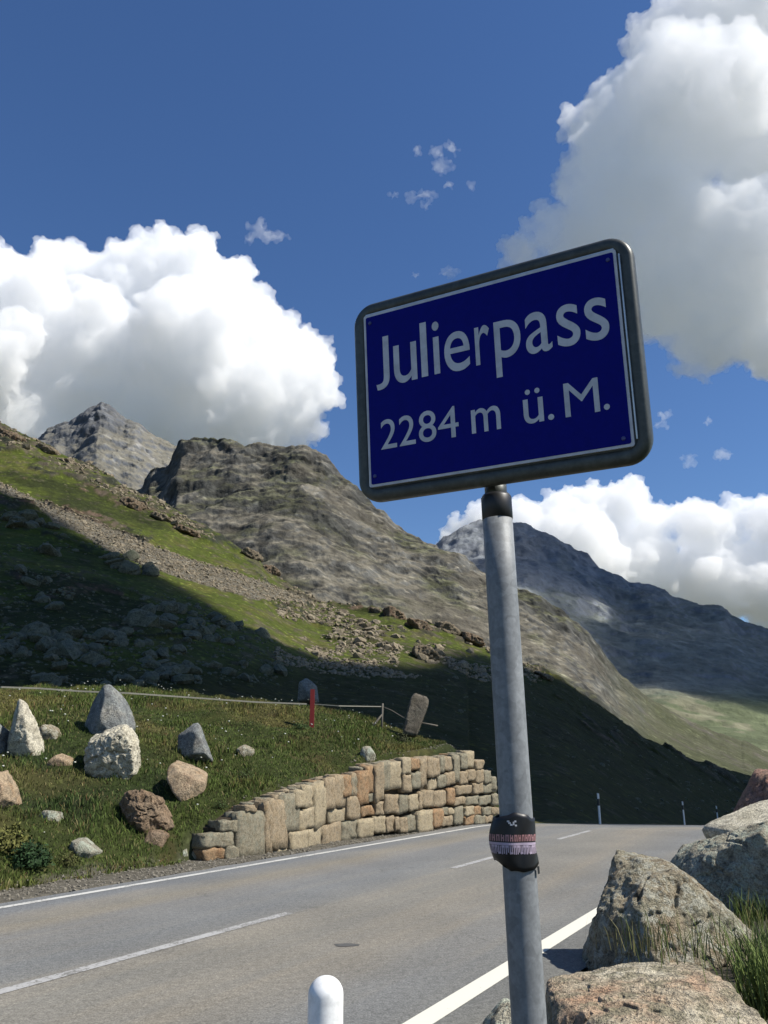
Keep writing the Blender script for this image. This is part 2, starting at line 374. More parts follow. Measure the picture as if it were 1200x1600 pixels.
def B_paint(V, V2, px, py, N, info):
    out, sc, k, r = info
    n1 = fbm(V, 5, 4, 51); n2 = fbm(V, 1.6, 3, 52); n3 = fbm(V, 18, 3, 53)
    c = np.tile([.105, .132, .020], (len(V), 1))
    c = mixc(c, [.145, .148, .034], sstep(-.1, .35, n1 + n2 * .4))
    c = mixc(c, [.045, .056, .012], sstep(.0, .4, n3 + .3 * n2))
    low = sstep(1010, 1080, py) + sstep(40, 0, px) * 0; c = mixc(c, [.040, .038, .007], low * .8)  # lower turf painted darker and more olive to deepen the cloud shade
    dT = py - np.interp(px, *np.array([(p[0], p[1]) for p in B_top]).T)
    stony = sstep(.10, .26, n2 + .25 * n1 + .22 * sstep(45, 5, dT) * (px < 480) + .16 * ((px > 380) & (py < 1050)) - .13 - .12 * low)
    c = mixc(c, [.145, .125, .080], stony * .7)
    rock = sstep(.3, .7, out + .6 * n2) * sstep(.90, .70, N[:, 2] - .1 * n2)
    rc = mixc(np.tile([.135, .11, .078], (len(V), 1)), [.042, .046, .030], sstep(-.3, .2, n1 + .5 * ((px < 420) & (py > 830)))); rc = mixc(rc, [.20, .12, .085], sstep(.15, .4, n3) * .6)  # rock colour darkened at lower left, shade painted into the slope
    rc = rc * (.65 + .6 * sstep(-.6, .6, k))[:, None]
    c = c * (1 - rock[:, None]) + rc * rock[:, None]
    s = sc * sstep(-.45, -.1, n1 + .4 * n2 + .2)
    c = c * (1 - s[:, None]) + (np.array([.21, .19, .145]) * (1 + .5 * n2)[:, None]) * s[:, None]
    return c
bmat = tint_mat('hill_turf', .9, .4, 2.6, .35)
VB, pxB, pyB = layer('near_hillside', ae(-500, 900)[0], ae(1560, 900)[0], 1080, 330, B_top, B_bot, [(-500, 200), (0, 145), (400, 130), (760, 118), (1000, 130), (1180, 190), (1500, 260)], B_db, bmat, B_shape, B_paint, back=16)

# rocky mid mountain
C_top = [(-400, 900), (150, 830), (225, 775), (240, 748), (262, 742), (288, 702), (330, 704), (395, 708), (440, 706), (480, 714), (520, 738), (552, 768), (600, 805), (650, 838), (690, 862), (735, 893), (790, 918), (830, 938), (870, 962), (915, 997), (957, 1049), (1005, 1086), (1080, 1125), (1200, 1172), (1400, 1215)]
def C_shape(V, px, py, T):
    a = ridged(V * [1, 1, .6], 170, 4, 61, .5); b_ = ridged(V * [1, 1, .9] + 30 * fbm(V, 90, 2, 62)[:, None], 70, 5, 63, .55); f = fbm(V * [1, 1, 1.2], 26, 5, 65, .6)
    low = sstep(900, 1050, px) ; k = (1 - .75 * low) * V[:, 1] / 700
    dz = k * (15 * a + 6.5 * b_ + 4.5 * f) * (.35 + .65 * sstep(0, .3, T))
    band = sstep(-.1, .5, ridged(V * [.3, .3, 2.2] + V[:, :1] * [0, 0, .35], 38, 3, 67)) * (1 - low)
    V2 = V.copy(); V2[:, 2] += .55 * dz - 4; V2[:, 1] -= (.9 * dz + 3 * band * k)
    return V2, (a, b_, f, band, low)
def C_paint(V, V2, px, py, N, info):
    a, b_, f, band, low = info
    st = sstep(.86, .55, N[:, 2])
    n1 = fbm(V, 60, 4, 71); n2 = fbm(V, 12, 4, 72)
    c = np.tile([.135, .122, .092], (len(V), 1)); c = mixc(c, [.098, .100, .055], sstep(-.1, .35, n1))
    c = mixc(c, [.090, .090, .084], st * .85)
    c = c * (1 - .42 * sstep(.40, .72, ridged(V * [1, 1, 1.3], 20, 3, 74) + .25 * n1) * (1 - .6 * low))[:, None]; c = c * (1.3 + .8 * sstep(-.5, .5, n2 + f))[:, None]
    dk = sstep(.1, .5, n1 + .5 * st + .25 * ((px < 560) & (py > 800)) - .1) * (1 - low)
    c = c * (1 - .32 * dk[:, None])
    gr = low * sstep(-.3, .2, n2 + n1 + .35); c = mixc(c, [.115, .125, .060], gr * .8)
    c = mixc(c, [.15, .132, .10], sstep(.15, .4, fbm(V, 90, 4, 73) + .25 * n2) * .6 * (1 - low)); return c * (1 - .22 * low)[:, None]
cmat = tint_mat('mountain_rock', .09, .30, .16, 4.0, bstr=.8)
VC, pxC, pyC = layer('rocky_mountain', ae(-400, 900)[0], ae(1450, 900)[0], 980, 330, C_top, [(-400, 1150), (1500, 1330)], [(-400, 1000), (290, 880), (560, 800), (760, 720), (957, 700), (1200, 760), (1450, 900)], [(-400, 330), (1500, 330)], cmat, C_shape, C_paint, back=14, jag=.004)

# far pointed peak
D_top = [(-350, 900), (-100, 800), (20, 730), (64, 686), (78, 674), (130, 655), (150, 640), (164, 632), (176, 638), (200, 657), (215, 660), (250, 688), (285, 704), (340, 735), (420, 780), (500, 850), (560, 900)]
def D_shape(V, px, py, T):
    a = ridged(V * [1, 1, .5], 420, 5, 81, .55); f = fbm(V * [1, 1, 1.6], 90, 5, 83, .6)
    V2 = V.copy(); dz = (70 * a + 45 * f) * V[:, 1] / 2600
    V2[:, 2] += .10 * dz - 5; V2[:, 1] -= .75 * dz
    return V2, (a, f)
def D_paint(V, V2, px, py, N, info):
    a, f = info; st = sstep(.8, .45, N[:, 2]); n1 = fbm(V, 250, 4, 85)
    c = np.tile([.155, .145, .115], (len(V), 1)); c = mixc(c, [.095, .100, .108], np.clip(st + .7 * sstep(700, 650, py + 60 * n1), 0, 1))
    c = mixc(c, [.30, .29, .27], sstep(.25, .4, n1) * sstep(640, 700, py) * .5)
    return c * (1.2 + .7 * sstep(-.5, .5, f))[:, None]
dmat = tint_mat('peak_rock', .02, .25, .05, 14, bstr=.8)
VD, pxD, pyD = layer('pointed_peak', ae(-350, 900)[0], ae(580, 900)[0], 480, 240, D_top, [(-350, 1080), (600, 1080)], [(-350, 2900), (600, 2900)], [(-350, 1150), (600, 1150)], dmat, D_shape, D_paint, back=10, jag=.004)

# dark far mountain
E_top = [(450, 1050), (560, 960), (640, 900), (690, 848), (715, 832), (745, 820), (780, 815), (815, 818), (850, 836), (895, 862), (935, 888), (976, 914), (1005, 915), (1040, 928), (1075, 942), (1120, 952), (1150, 970), (1200, 990), (1300, 1040), (1450, 1110), (1600, 1150)]
def E_shape(V, px, py, T):
    a = ridged(V * [1, 1, .5], 480, 5, 91, .52); f = fbm(V * [1, 1, 1.3], 110, 5, 93, .6)
    k = V[:, 1] / 2700 * (.35 + .65 * sstep(0, .5, T)); dz = (62 * a + 22 * f) * k
    V2 = V.copy(); V2[:, 2] += .4 * dz - 16 * k; V2[:, 1] -= 1.3 * dz
    return V2, (a, f)
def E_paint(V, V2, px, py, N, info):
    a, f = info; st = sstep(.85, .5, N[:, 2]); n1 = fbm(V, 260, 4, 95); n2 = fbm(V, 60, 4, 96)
    c = np.tile([.115, .125, .110], (len(V), 1)); c = mixc(c, [.14, .15, .165], np.clip(st * .8 + sstep(960, 880, py + 80 * n1) * .7, 0, 1))  # bluish slate in the rock colour stands in for distance haze
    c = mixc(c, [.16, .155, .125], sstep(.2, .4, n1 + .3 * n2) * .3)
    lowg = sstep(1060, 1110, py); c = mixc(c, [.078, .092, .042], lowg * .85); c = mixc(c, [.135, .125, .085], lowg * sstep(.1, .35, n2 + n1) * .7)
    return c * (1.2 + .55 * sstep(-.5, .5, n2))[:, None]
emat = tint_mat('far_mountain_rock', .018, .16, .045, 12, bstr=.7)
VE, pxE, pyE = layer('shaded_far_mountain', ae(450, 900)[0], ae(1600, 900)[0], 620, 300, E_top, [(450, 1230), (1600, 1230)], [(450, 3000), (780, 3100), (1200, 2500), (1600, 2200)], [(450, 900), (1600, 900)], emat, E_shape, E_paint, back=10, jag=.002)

# ------------------------------------------------------------ clouds: closed puffy meshes filled with scattering vapour
_bm = bmesh.new(); bmesh.ops.create_icosphere(_bm, subdivisions=2, radius=1); ICO = np.array([v.co[:] for v in _bm.verts]); ICF = np.array([[v.index for v in f.verts] for f in _bm.faces]); _bm.free()
def cloud_mat(dens):
    m = bpy.data.materials.new('cloud_vapour'); m.use_nodes = True; n = m.node_tree; n.nodes.clear()
    o = n.nodes.new('ShaderNodeOutputMaterial'); v = n.nodes.new('ShaderNodeVolumeScatter'); v.inputs['Density'].default_value = dens
    v.inputs['Color'].default_value = (1, 1, 1, 1); n.links.new(v.outputs[0], o.inputs['Volume'])
    try: m.cycles.homogeneous_volume = True
    except Exception: pass
    return m
def puff_cloud(balls, voxel, mat, disp, label, group=None):
    c = np.array([b[0] for b in balls]); r = np.array([b[1] for b in balls])
    V = (ICO[None] * r[:, None, None] + c[:, None]).reshape(-1, 3); Fc = (ICF[None] + (np.arange(len(r)) * len(ICO))[:, None, None]).reshape(-1, 3)
    o = mesh_np('cloud', V, Fc, True, None, mat)
    m = o.modifiers.new('remesh', 'REMESH'); m.mode = 'VOXEL'; m.voxel_size = voxel; m.use_smooth_shade = True
    for sz, st in disp:
        tx = bpy.data.textures.new('puff', 'VORONOI'); tx.noise_scale = sz
        m = o.modifiers.new('puff', 'DISPLACE'); m.texture = tx; m.texture_coords = 'GLOBAL'; m.strength = -st; m.mid_level = .4
    m = o.modifiers.new('close', 'REMESH'); m.mode = 'VOXEL'; m.voxel_size = voxel * .85; m.use_smooth_shade = True
    return tag(o, label, 'cloud', group)
def sub_puffs(main, D, seed, n1=12, n2=9, depth=.5, keep=.88):
    g = np.random.default_rng(seed); out = []
    for q in main:
        x, y, r = q[:3]; dd = q[3] if len(q) > 3 else 0
        c = P3(x, y, D * (1 + dd)); R = r / F * D / cp * 1.0
        c = c + np.array([0, g.uniform(-1, 1) * R * depth, 0]) * 1.0
        out.append((c, R * keep))
        for i in range(n1):
            d = g.normal(size=3); d /= np.linalg.norm(d); r1 = R * g.uniform(.22, .48); c1 = c + d * R * .78; out.append((c1, r1))
            for j in range(n2):
                d = g.normal(size=3); d /= np.linalg.norm(d); r2 = r1 * g.uniform(.2, .48); out.append((c1 + d * r1 * .85, r2))
    return out
DSP = ((260, 90), (120, 66), (55, 44), (28, 24))
cm = cloud_mat(.0078); cm2 = cloud_mat(.0058)
L1 = [(-150, 520, 150), (20, 445, 66), (95, 422, 56), (60, 500, 95), (-40, 430, 60), (195, 425, 78), (245, 398, 58), (300, 425, 74), (350, 465, 66), (405, 505, 60), (440, 560, 75), (488, 562, 52), (505, 615, 42), (470, 665, 45), (400, 620, 95), (300, 560, 130), (160, 560, 130), (200, 660, 100), (330, 670, 90), (430, 690, 50), (0, 600, 120), (60, 680, 100), (-120, 660, 130)]
puff_cloud(sub_puffs(L1, 6200, 3), 11, cm, DSP, 'huge white cumulus cloud behind the pointed peak, left of the blue sign')
L2 = [(1047, 40, 82), (1132, 20, 100), (972, 160, 85), (927, 215, 66), (1072, 200, 150), (982, 300, 115), (907, 275, 55), (862, 345, 46), (817, 385, 44), (922, 400, 95), (1072, 350, 140), (1172, 400, 150), (1042, 470, 80), (1122, 500, 85), (1102, 555, 50), (1222, 200, 150), (1232, 500, 90), (1222, 20, 120), (1192, 560, 60)]
puff_cloud(sub_puffs(L2, 5200, 5), 9, cm2, ((200, 80), (85, 52), (40, 34), (22, 18)), 'towering grey bellied cloud with bright ragged edge, behind the top right of the sign')
L3 = [(712, 838, 32), (760, 818, 40), (815, 812, 42), (870, 800, 44), (925, 785, 42), (982, 780, 46), (1030, 812, 38), (1080, 815, 42), (1130, 818, 46), (1200, 815, 50), (1290, 830, 70), (900, 860, 78), (1010, 880, 80), (1130, 900, 85), (1240, 920, 90), (820, 880, 60), (700, 860, 26), (1350, 900, 100)]
puff_cloud(sub_puffs(L3, 8200, 8, 12, 8), 12, cm, ((260, 100), (110, 70), (50, 42), (28, 22)), 'long bank of white cumulus rising behind the shaded far mountain')
wm = cloud_mat(.0028); DW = ((120, 70), (50, 40), (22, 20))
def wisp(sp, D, seed, label, group=None):
    puff_cloud(sub_puffs(sp, D, seed, 8, 6, .3, .68), 7, wm, DW, label, group)
wisp([(690, 262, 22), (680, 240, 16), (708, 232, 18), (700, 285, 14), (652, 235, 14), (668, 300, 18), (640, 306, 14), (616, 304, 12), (668, 322, 12), (735, 290, 8)], 5000, 11, 'thin torn wisp of cloud high above the sign')
wisp([(405, 362, 22), (425, 366, 18), (445, 369, 10), (392, 376, 12)], 5200, 12, 'small ragged cloud scrap right above the big left cumulus')
wisp([(698, 425, 16), (712, 427, 12), (648, 428, 8)], 5200, 13, 'tiny white cloud scrap touching the top edge of the sign')
wisp([(1128, 711, 15), (1136, 712, 11)], 6500, 14, 'small round cloud puff in the blue right of the sign')
wisp([(1076, 717, 13), (1066, 716, 8)], 6500, 15, 'faint little cloud puff low right of the sign')
wisp([(1106, 658, 10), (1036, 656, 16), (1028, 664, 10)], 6500, 16, 'faint cloud shred beside the right edge of the sign')

def shade_cloud(dark, lit, H, rmax, voxel, dens, disp, label, seed=1, n=260, margin=0.):
    """a low cloud off to the right, as wide as the shade it throws: puffs fill the shade's outline carried up towards the sun"""
    up = lambda P: P[:, :2] + SUN[:2] * ((H - P[:, 2]) / SUN[2])[:, None]
    Dk = up(dark); Lt = up(lit[lit[:, 2] < H - 30])
    g = np.random.default_rng(seed); idx = g.choice(len(Dk), min(3000, len(Dk)), replace=False); Q = Dk[idx]
    rad = np.full(len(Q), 1e9)
    for k in range(0, len(Lt), 4000):
        d = np.linalg.norm(Q[:, None] - Lt[None, k:k + 4000], axis=2).min(1); rad = np.minimum(rad, d)
    rad = np.minimum(rad - margin, rmax); ok = rad > voxel * .8; Q, rad = Q[ok], rad[ok]
    cov = np.zeros(len(Q), bool); balls = []
    for i in np.argsort(-rad):
        if cov[i] or len(balls) >= n: continue
        el = .55 if rad[i] > rmax * .6 else 1
        balls.append((np.array([Q[i, 0], Q[i, 1], H + g.uniform(-.2, .2) * rad[i]]), rad[i]))
        cov |= np.linalg.norm(Q - Q[i], axis=1) < rad[i] * .62
    return puff_cloud(balls, voxel, cloud_mat(dens), disp, label)
shB = pyB > np.interp(pxB, SH[:, 0], SH[:, 1])
mB = (pxB > -60) & (pxB < 1400) & (np.arange(len(VB)) < 1080 * 330)
darkB = VB[shB & mB][::37]; litB = VB[~shB & mB][::37]
gX, gY = np.meshgrid(np.linspace(-40, 30, 60), np.linspace(2, 60, 60)); gX = gX.ravel(); gY = gY.ravel(); gZ = ground(gX, gY); gwv, _ = wu(gX, gY)
near = (gY < 29) | (gwv > -10); 
litB = np.r_[litB, np.c_[gX, gY, gZ][near]]; darkB = np.r_[darkB, np.c_[gX, gY, gZ][~near & (gY > 32)]]
shade_cloud(darkB, litB, 270, 17, 2.2, .30, ((14, 3.5), (6, 2)), 'small low cloud right of the pass, throwing its shade on the near hillside', 4, 420, -.6)
shE = (pyE < np.interp(pxE, [450, 830, 950, 1010, 1060, 1113, 1200, 1500], [900, 925, 1049, 1079, 1088, 1101, 1127, 1210]))
mE = (np.arange(len(VE)) < 620 * 300) & (pxE > 700) & (pxE < 1560)
mk = (np.hypot(pxE - 730, pyE - 850) < 45) | ((np.hypot(pxE - 935, pyE - 955) < 22))
shade_cloud(VE[shE & mE & ~mk][::23], np.r_[VE[(~shE | mk) & (pxE > 500)][::23], VC[::41]], 2600, 260, 32, .006, ((220, 60), (90, 30)), 'broad cloud high over the valley to the right, shading the far mountain', 6, 300, 0)

# ------------------------------------------------------------ boulders and rocks: planes cut a ball, noise roughens it
def ico(sub):
    b = bmesh.new(); bmesh.ops.create_icosphere(b, subdivisions=sub, radius=1); v = np.array([x.co[:] for x in b.verts]); f = np.array([[q.index for q in x.verts] for x in b.faces]); b.free(); return v, f
_ICO = {k: ico(k) for k in (2, 3, 4, 5, 6, 7)}
def rock_obj(name, poly, D, depth, mat, seed=0, sub=5, p=16, rough=.06, face=(), base=None, cut=6, crack=0., parent=None, ydir=None, smooth=True, pull=0.):
    """poly: outline as the photo shows it, carried to distance D; depth: thickness along the view; face: extra cutting planes (nx, ny, nz, d)"""
    pts = np.array([P3(x, y, D) for x, y in poly]); c = pts.mean(0)
    q = pts - c; q2 = q[:, [0, 2]]
    if base is not None: pass
    area = 0
    for i in range(len(q2)): a_, b_ = q2[i], q2[(i + 1) % len(q2)]; area += a_[0] * b_[1] - a_[1] * b_[0]
    if area < 0: q2 = q2[::-1]
    g = np.random.default_rng(seed); pl = []
    for i in range(len(q2)):
        a_, b_ = q2[i], q2[(i + 1) % len(q2)]; t_ = b_ - a_; L = np.linalg.norm(t_)
        if L < 1e-6: continue
        nrm = np.array([t_[1], -t_[0]]) / L; d = float(nrm @ a_)
        if d <= .02: d = .02
        ty = g.uniform(-.25, .25); v = np.array([nrm[0], ty, nrm[1]]); s = np.linalg.norm(v); pl.append((*(v / s), d / s))
    S = np.abs(q2).max()
    pl += [(0.1, -.99, .05, depth * .5), (-.05, .99, .1, depth * .5)]
    for k in range(cut):
        a_ = g.uniform(0, 2 * math.pi); v = np.array([math.cos(a_) * .7, -abs(g.normal()) - .25, math.sin(a_) * .7]); v /= np.linalg.norm(v)
        pl.append((*v, (abs(v[1]) * depth * .5 + np.hypot(v[0], v[2]) * S * .62) * g.uniform(.66, .95)))
    pl += list(face)
    pl = np.array(pl); N = pl[:, :3] / np.linalg.norm(pl[:, :3], axis=1)[:, None]; d = pl[:, 3]
    v, f = _ICO[sub]
    dots = np.maximum(v @ N.T, 0) / d[None]
    r = (dots ** p).sum(1) ** (-1 / p)
    V = v * r[:, None]
    sc = S
    o3 = V + seed * 11.3
    dn = fbm(o3, sc * .55, 5, seed + 1, .6) * 1.0 + .5 * (ridged(o3, sc * .3, 4, seed + 3) - .2)
    if crack: dn -= crack * sstep(.78, .97, ridged(o3 * [1, 1, 1.6], sc * .5, 2, seed + 9))
    V = V + v * (dn * rough * sc)[:, None]
    o = mesh_np(name, V, f, smooth, None, mat, parent)
    o.location = c - np.array([0, pull * depth, 0])
    return o
R_tan = rock_mat('boulder_tan', (.33, .245, .15), (.40, .345, .24), (.33, .315, .22), 2.0, .26, (.56, .54, .43), .8, .075)
R_top = rock_mat('boulder_pinkish', (.47, .285, .175), (.44, .36, .25), (.52, .47, .35), 1.2, .42, (.22, .20, .13), .7, .06)
R_grey = rock_mat('boulder_grey', (.27, .245, .18), (.38, .35, .265), (.35, .37, .28), 1.3, .38, (.45, .49, .39), .6, .06)
R_pale = rock_mat('rock_pale', (.52, .47, .34), (.62, .57, .44), (.56, .52, .40), 1.2, .5, (.26, .23, .17), .5, .05)
R_cool = rock_mat('rock_cool', (.17, .18, .18), (.24, .25, .235), (.33, .31, .26), 1.2, .5, (.13, .13, .13), .5, .05)
R_warm = rock_mat('rock_warm', (.30, .20, .115), (.38, .29, .19), (.36, .25, .16), 1.2, .5, (.20, .17, .12), .4, .04)
R_red = rock_mat('rock_red', (.26, .14, .10), (.32, .20, .15), (.27, .19, .13), 1.2, .5, (.17, .13, .10), .5, .05)
R_brown = rock_mat('rock_brown', (.20, .13, .075), (.28, .20, .13), (.24, .18, .12), 1.3, .35, (.13, .10, .07), .5, .05)

# foreground boulders on the right shoulder
tag(rock_obj('boulder', [(842, 1570), (866, 1538), (960, 1522), (1050, 1519), (1110, 1524), (1114, 1572), (1106, 1690), (960, 1705), (838, 1700)], 5.9, 1.3, R_top, 3, 7, 55, .06,
             face=[(-.02, -.55, .83, .50), (0.06, -.99, -.05, .50)], cut=0, crack=.7, pull=.35), 'low flat topped pinkish boulder beside the foot of the sign pole', 'boulder', 'boulders along the road shoulder')
tag(rock_obj('boulder', [(912, 1520), (916, 1462), (934, 1404), (968, 1356), (1000, 1344), (1035, 1350), (1100, 1396), (1160, 1448), (1190, 1490), (1195, 1560), (1050, 1600), (920, 1580)], 7.9, 1.2, R_tan, 5, 7, 46, .085,
             face=[(.15, -.85, .5, .50), (-.7, -.6, .2, .62)], cut=2, crack=.6, pull=.15), 'tan lichen covered boulder shaped like a slanted pyramid, behind the flat one', 'boulder', 'boulders along the road shoulder')
tag(rock_obj('boulder', [(1040, 1410), (1044, 1356), (1070, 1318), (1120, 1292), (1180, 1280), (1250, 1284), (1290, 1400), (1260, 1500), (1120, 1480)], 10.6, 1.4, R_grey, 8, 7, 40, .08,
             face=[(-.55, -.83, .1, .52), (.76, -.58, .28, .36)], cut=1, crack=.5, pull=.45), 'large grey green boulder at the right edge with one bright face', 'boulder', 'boulders along the road shoulder')
tag(rock_obj('boulder', [(1095, 1292), (1130, 1276), (1200, 1255), (1260, 1262), (1280, 1320), (1120, 1330)], 13.0, .9, R_pale, 12, 5, 16, .05, pull=.5), 'long pale sloping rock just behind the large grey green boulder', 'boulder', 'boulders along the road shoulder')
tag(rock_obj('boulder', [(1158, 1268), (1170, 1240), (1188, 1212), (1230, 1202), (1290, 1230), (1290, 1300), (1180, 1300)], 15.5, 1.6, R_red, 13, 5, 14, .11, crack=.6), 'reddish jagged rock at the right edge where the far slope ends', 'boulder', 'boulders along the road shoulder')
tag(rock_obj('boulder', [(764, 1600), (778, 1583), (805, 1580), (830, 1600), (835, 1650), (770, 1650)], 5.0, .35, R_grey, 15, 5, 14, .06), 'small grey rock half hidden behind the foot of the sign pole', 'boulder', 'boulders along the road shoulder')

# rocks on the meadow bank: outline, extra tilt planes
def mrock(poly, depth, mat, label, seed, yb=None, sub=5, rough=.085, cut=9, face=(), p=38, dD=0., crack=.3, group='rocks on the meadow bank'):
    yb = yb or max(q[1] for q in poly); xb = np.mean([q[0] for q in poly])
    D = hit(xb, yb - 3)[1] + depth * .3 + dD
    low = [(x, y + (6 if y > yb - 8 else 0)) for x, y in poly]
    o = rock_obj('rock', low, D, depth, mat, seed, sub, p, rough, face, cut=cut, crack=crack)
    return tag(o, label, 'rock', group)
mrock([(5, 1182), (12, 1140), (16, 1098), (28, 1093), (46, 1101), (50, 1128), (62, 1160), (58, 1180), (30, 1186)], .5, R_pale, 'upright pale stone at the far left of the meadow, fence line above it', 21, face=[(-.8, -.5, .1, .18)])
mrock([(54, 1152), (60, 1138), (72, 1132), (86, 1140), (93, 1152), (70, 1158)], .4, R_tan, 'small rounded tan rock just right of the upright pale stone', 22, sub=4)
mrock([(122, 1150), (135, 1110), (148, 1080), (168, 1067), (178, 1076), (194, 1112), (204, 1150), (200, 1172), (130, 1172)], .8, R_cool, 'pointed blue grey stone rising behind the cream blocky one', 23, yb=1168, face=[(-.75, -.62, .2, .22), (.35, -.9, .2, .32)], dD=.5, p=26, rough=.04)
mrock([(134, 1196), (134, 1146), (162, 1138), (180, 1128), (196, 1134), (210, 1142), (211, 1165), (222, 1192), (216, 1208), (192, 1220), (150, 1216)], .8, R_pale, 'big cream blocky stone, tallest foreground rock on the meadow', 24, sub=6, rough=.13, cut=8, crack=1.0)
mrock([(274, 1176), (274, 1144), (282, 1130), (304, 1128), (312, 1136), (322, 1166), (333, 1194), (322, 1198), (296, 1192)], .35, R_cool, 'leaning dark slab with a pale right edge in mid meadow', 25, face=[(-.5, -.86, .1, .12)], p=26, rough=.04)
mrock([(366, 1182), (370, 1170), (382, 1165), (396, 1172), (396, 1184)], .4, R_tan, 'small tan rock alone in the grass above the wall start', 26, sub=4)
mrock([(74, 1196), (80, 1184), (90, 1179), (108, 1186), (118, 1194), (96, 1200)], .4, R_warm, 'flat pinkish rock left of the cream blocky stone', 27, sub=4, rough=.05)
mrock([(265, 1198), (270, 1192), (300, 1204), (322, 1218), (320, 1236), (294, 1246), (280, 1232)], .7, R_warm, 'smooth orange tan rock below the leaning dark slab', 28, rough=.04, cut=4)
mrock([(-40, 1262), (-20, 1215), (2, 1206), (14, 1226), (20, 1252), (0, 1266)], .7, R_warm, 'warm pale rock cut off by the left edge, low on the bank', 29, sub=5)
mrock([(186, 1258), (200, 1240), (225, 1236), (245, 1246), (258, 1270), (268, 1292), (250, 1304), (215, 1300)], .7, R_brown, 'brown fractured rock with dark cracks above the verge', 30, sub=6, rough=.16, crack=1.2)
mrock([(62, 1276), (70, 1266), (90, 1268), (92, 1280), (80, 1284)], .3, R_grey, 'little grey stone low in the reddish grass', 31, sub=4)
mrock([(108, 1330), (116, 1312), (132, 1312), (152, 1330), (140, 1342)], .5, R_grey, 'grey weathered rock nearest the verge, left part of the bank', 32, sub=4)
mrock([(226, 1318), (228, 1300), (250, 1296), (262, 1304), (256, 1320)], .4, R_brown, 'small brown rock under the fractured one', 33, sub=4)
mrock([(-30, 1190), (-22, 1140), (-5, 1128), (9, 1140), (10, 1182)], .6, R_cool, 'dark grey stone at the left edge touching the upright pale stone', 34, sub=4, dD=.3)
tag(rock_obj('rock', [(464, 1096), (470, 1068), (482, 1061), (493, 1070), (496, 1096)], 41, 1., R_cool, 35, 4), 'grey green rock on the shaded slope showing above the red post', 'rock')
mrock([(562, 1182), (566, 1168), (578, 1166), (586, 1178), (584, 1190)], .4, R_grey, 'small grey rock in the grass above the middle of the wall', 36, sub=4)
mrock([(298, 1340), (300, 1322), (316, 1318), (328, 1330), (326, 1346)], .4, R_tan, 'loose tan stone at the left foot of the wall', 41, sub=4)
mrock([(330, 1300), (334, 1290), (348, 1288), (352, 1298)], .3, R_grey, 'loose grey stone lying on the left end of the wall', 42, sub=4)
mrock([(278, 1336), (282, 1326), (292, 1326), (296, 1338)], .3, R_grey, 'small grey stone in the verge left of the wall foot', 43, sub=4)
# leaning stone post
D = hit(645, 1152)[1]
tag(rock_obj('stone_post', [(630, 1150), (634, 1122), (642, 1090), (648, 1083), (668, 1090), (670, 1098), (660, 1125), (650, 1152)], D, .30, rock_mat('post_stone', (.10, .085, .06), (.15, .13, .10), (.12, .11, .085), 1.3), 37, 5, 30, .035, cut=1, crack=0), 'leaning square stone post at the end of the fence', 'stone post')  # dark stone colour carries the cloud shade on the post

# ------------------------------------------------------------ dry stone retaining wall
wallr = empty('stone_wall', (float(wall_pt(540, 1312)[0]), float(wall_pt(540, 1312)[1]), 0), 'curved dry stone retaining wall between the meadow and the road', 'wall')
WL = Vector(wallr.location)
S1 = [(90, 650, 300, 752), (200, 565, 325, 640), (80, 770, 232, 850), (236, 752, 330, 848), (322, 500, 522, 832), (388, 452, 462, 500), (522, 430, 572, 810), (540, 412, 680, 765), (575, 770, 690, 810),
      (640, 378, 758, 640), (730, 345, 800, 470), (800, 312, 872, 470), (874, 292, 962, 612), (944, 257, 1022, 480), (1012, 238, 1096, 465), (1080, 240, 1135, 385), (1137, 232, 1182, 382),
      (758, 480, 886, 622), (980, 482, 1105, 577), (1107, 392, 1198, 552), (690, 642, 822, 782), (830, 617, 935, 752), (937, 587, 1068, 747), (1075, 567, 1182, 702)]
S2 = [(32, 222, 74, 380), (76, 212, 157, 447), (150, 172, 196, 356), (200, 160, 262, 420), (235, 142, 315, 346), (305, 142, 402, 336), (400, 112, 465, 226), (468, 117, 528, 196), (532, 112, 572, 312), (576, 108, 616, 252), (612, 112, 668, 246), (670, 107, 704, 214), (706, 102, 768, 204), (772, 92, 814, 282), (817, 82, 862, 192), (864, 62, 920, 182), (926, 130, 985, 192),
      (162, 368, 210, 430), (402, 232, 462, 356), (466, 217, 556, 330), (598, 262, 655, 340), (658, 237, 720, 322), (722, 217, 786, 306), (817, 207, 872, 300), (874, 197, 930, 272), (934, 196, 985, 290), (988, 205, 1036, 292), (1038, 245, 1084, 340),
      (4, 397, 100, 546), (114, 455, 200, 530), (208, 430, 268, 520), (278, 377, 374, 512), (378, 377, 444, 512), (448, 377, 520, 490), (522, 362, 552, 480), (556, 347, 630, 465), (634, 347, 724, 460), (728, 332, 786, 442), (790, 312, 912, 376), (916, 292, 984, 370), (988, 302, 1082, 362), (790, 392, 860, 450), (864, 390, 950, 450), (954, 387, 1044, 450), (1048, 372, 1098, 450),
      (0, 560, 66, 692), (72, 552, 188, 690), (192, 532, 284, 652), (288, 532, 340, 642), (346, 537, 374, 640), (378, 542, 434, 650), (438, 527, 503, 645), (508, 492, 612, 650), (616, 482, 686, 612), (690, 472, 738, 522), (742, 472, 782, 522), (690, 530, 770, 602), (786, 466, 848, 590), (852, 462, 914, 522), (918, 462, 974, 522), (978, 467, 1038, 522), (1042, 467, 1098, 520), (852, 530, 920, 592), (924, 528, 990, 587), (994, 526, 1060, 577)]
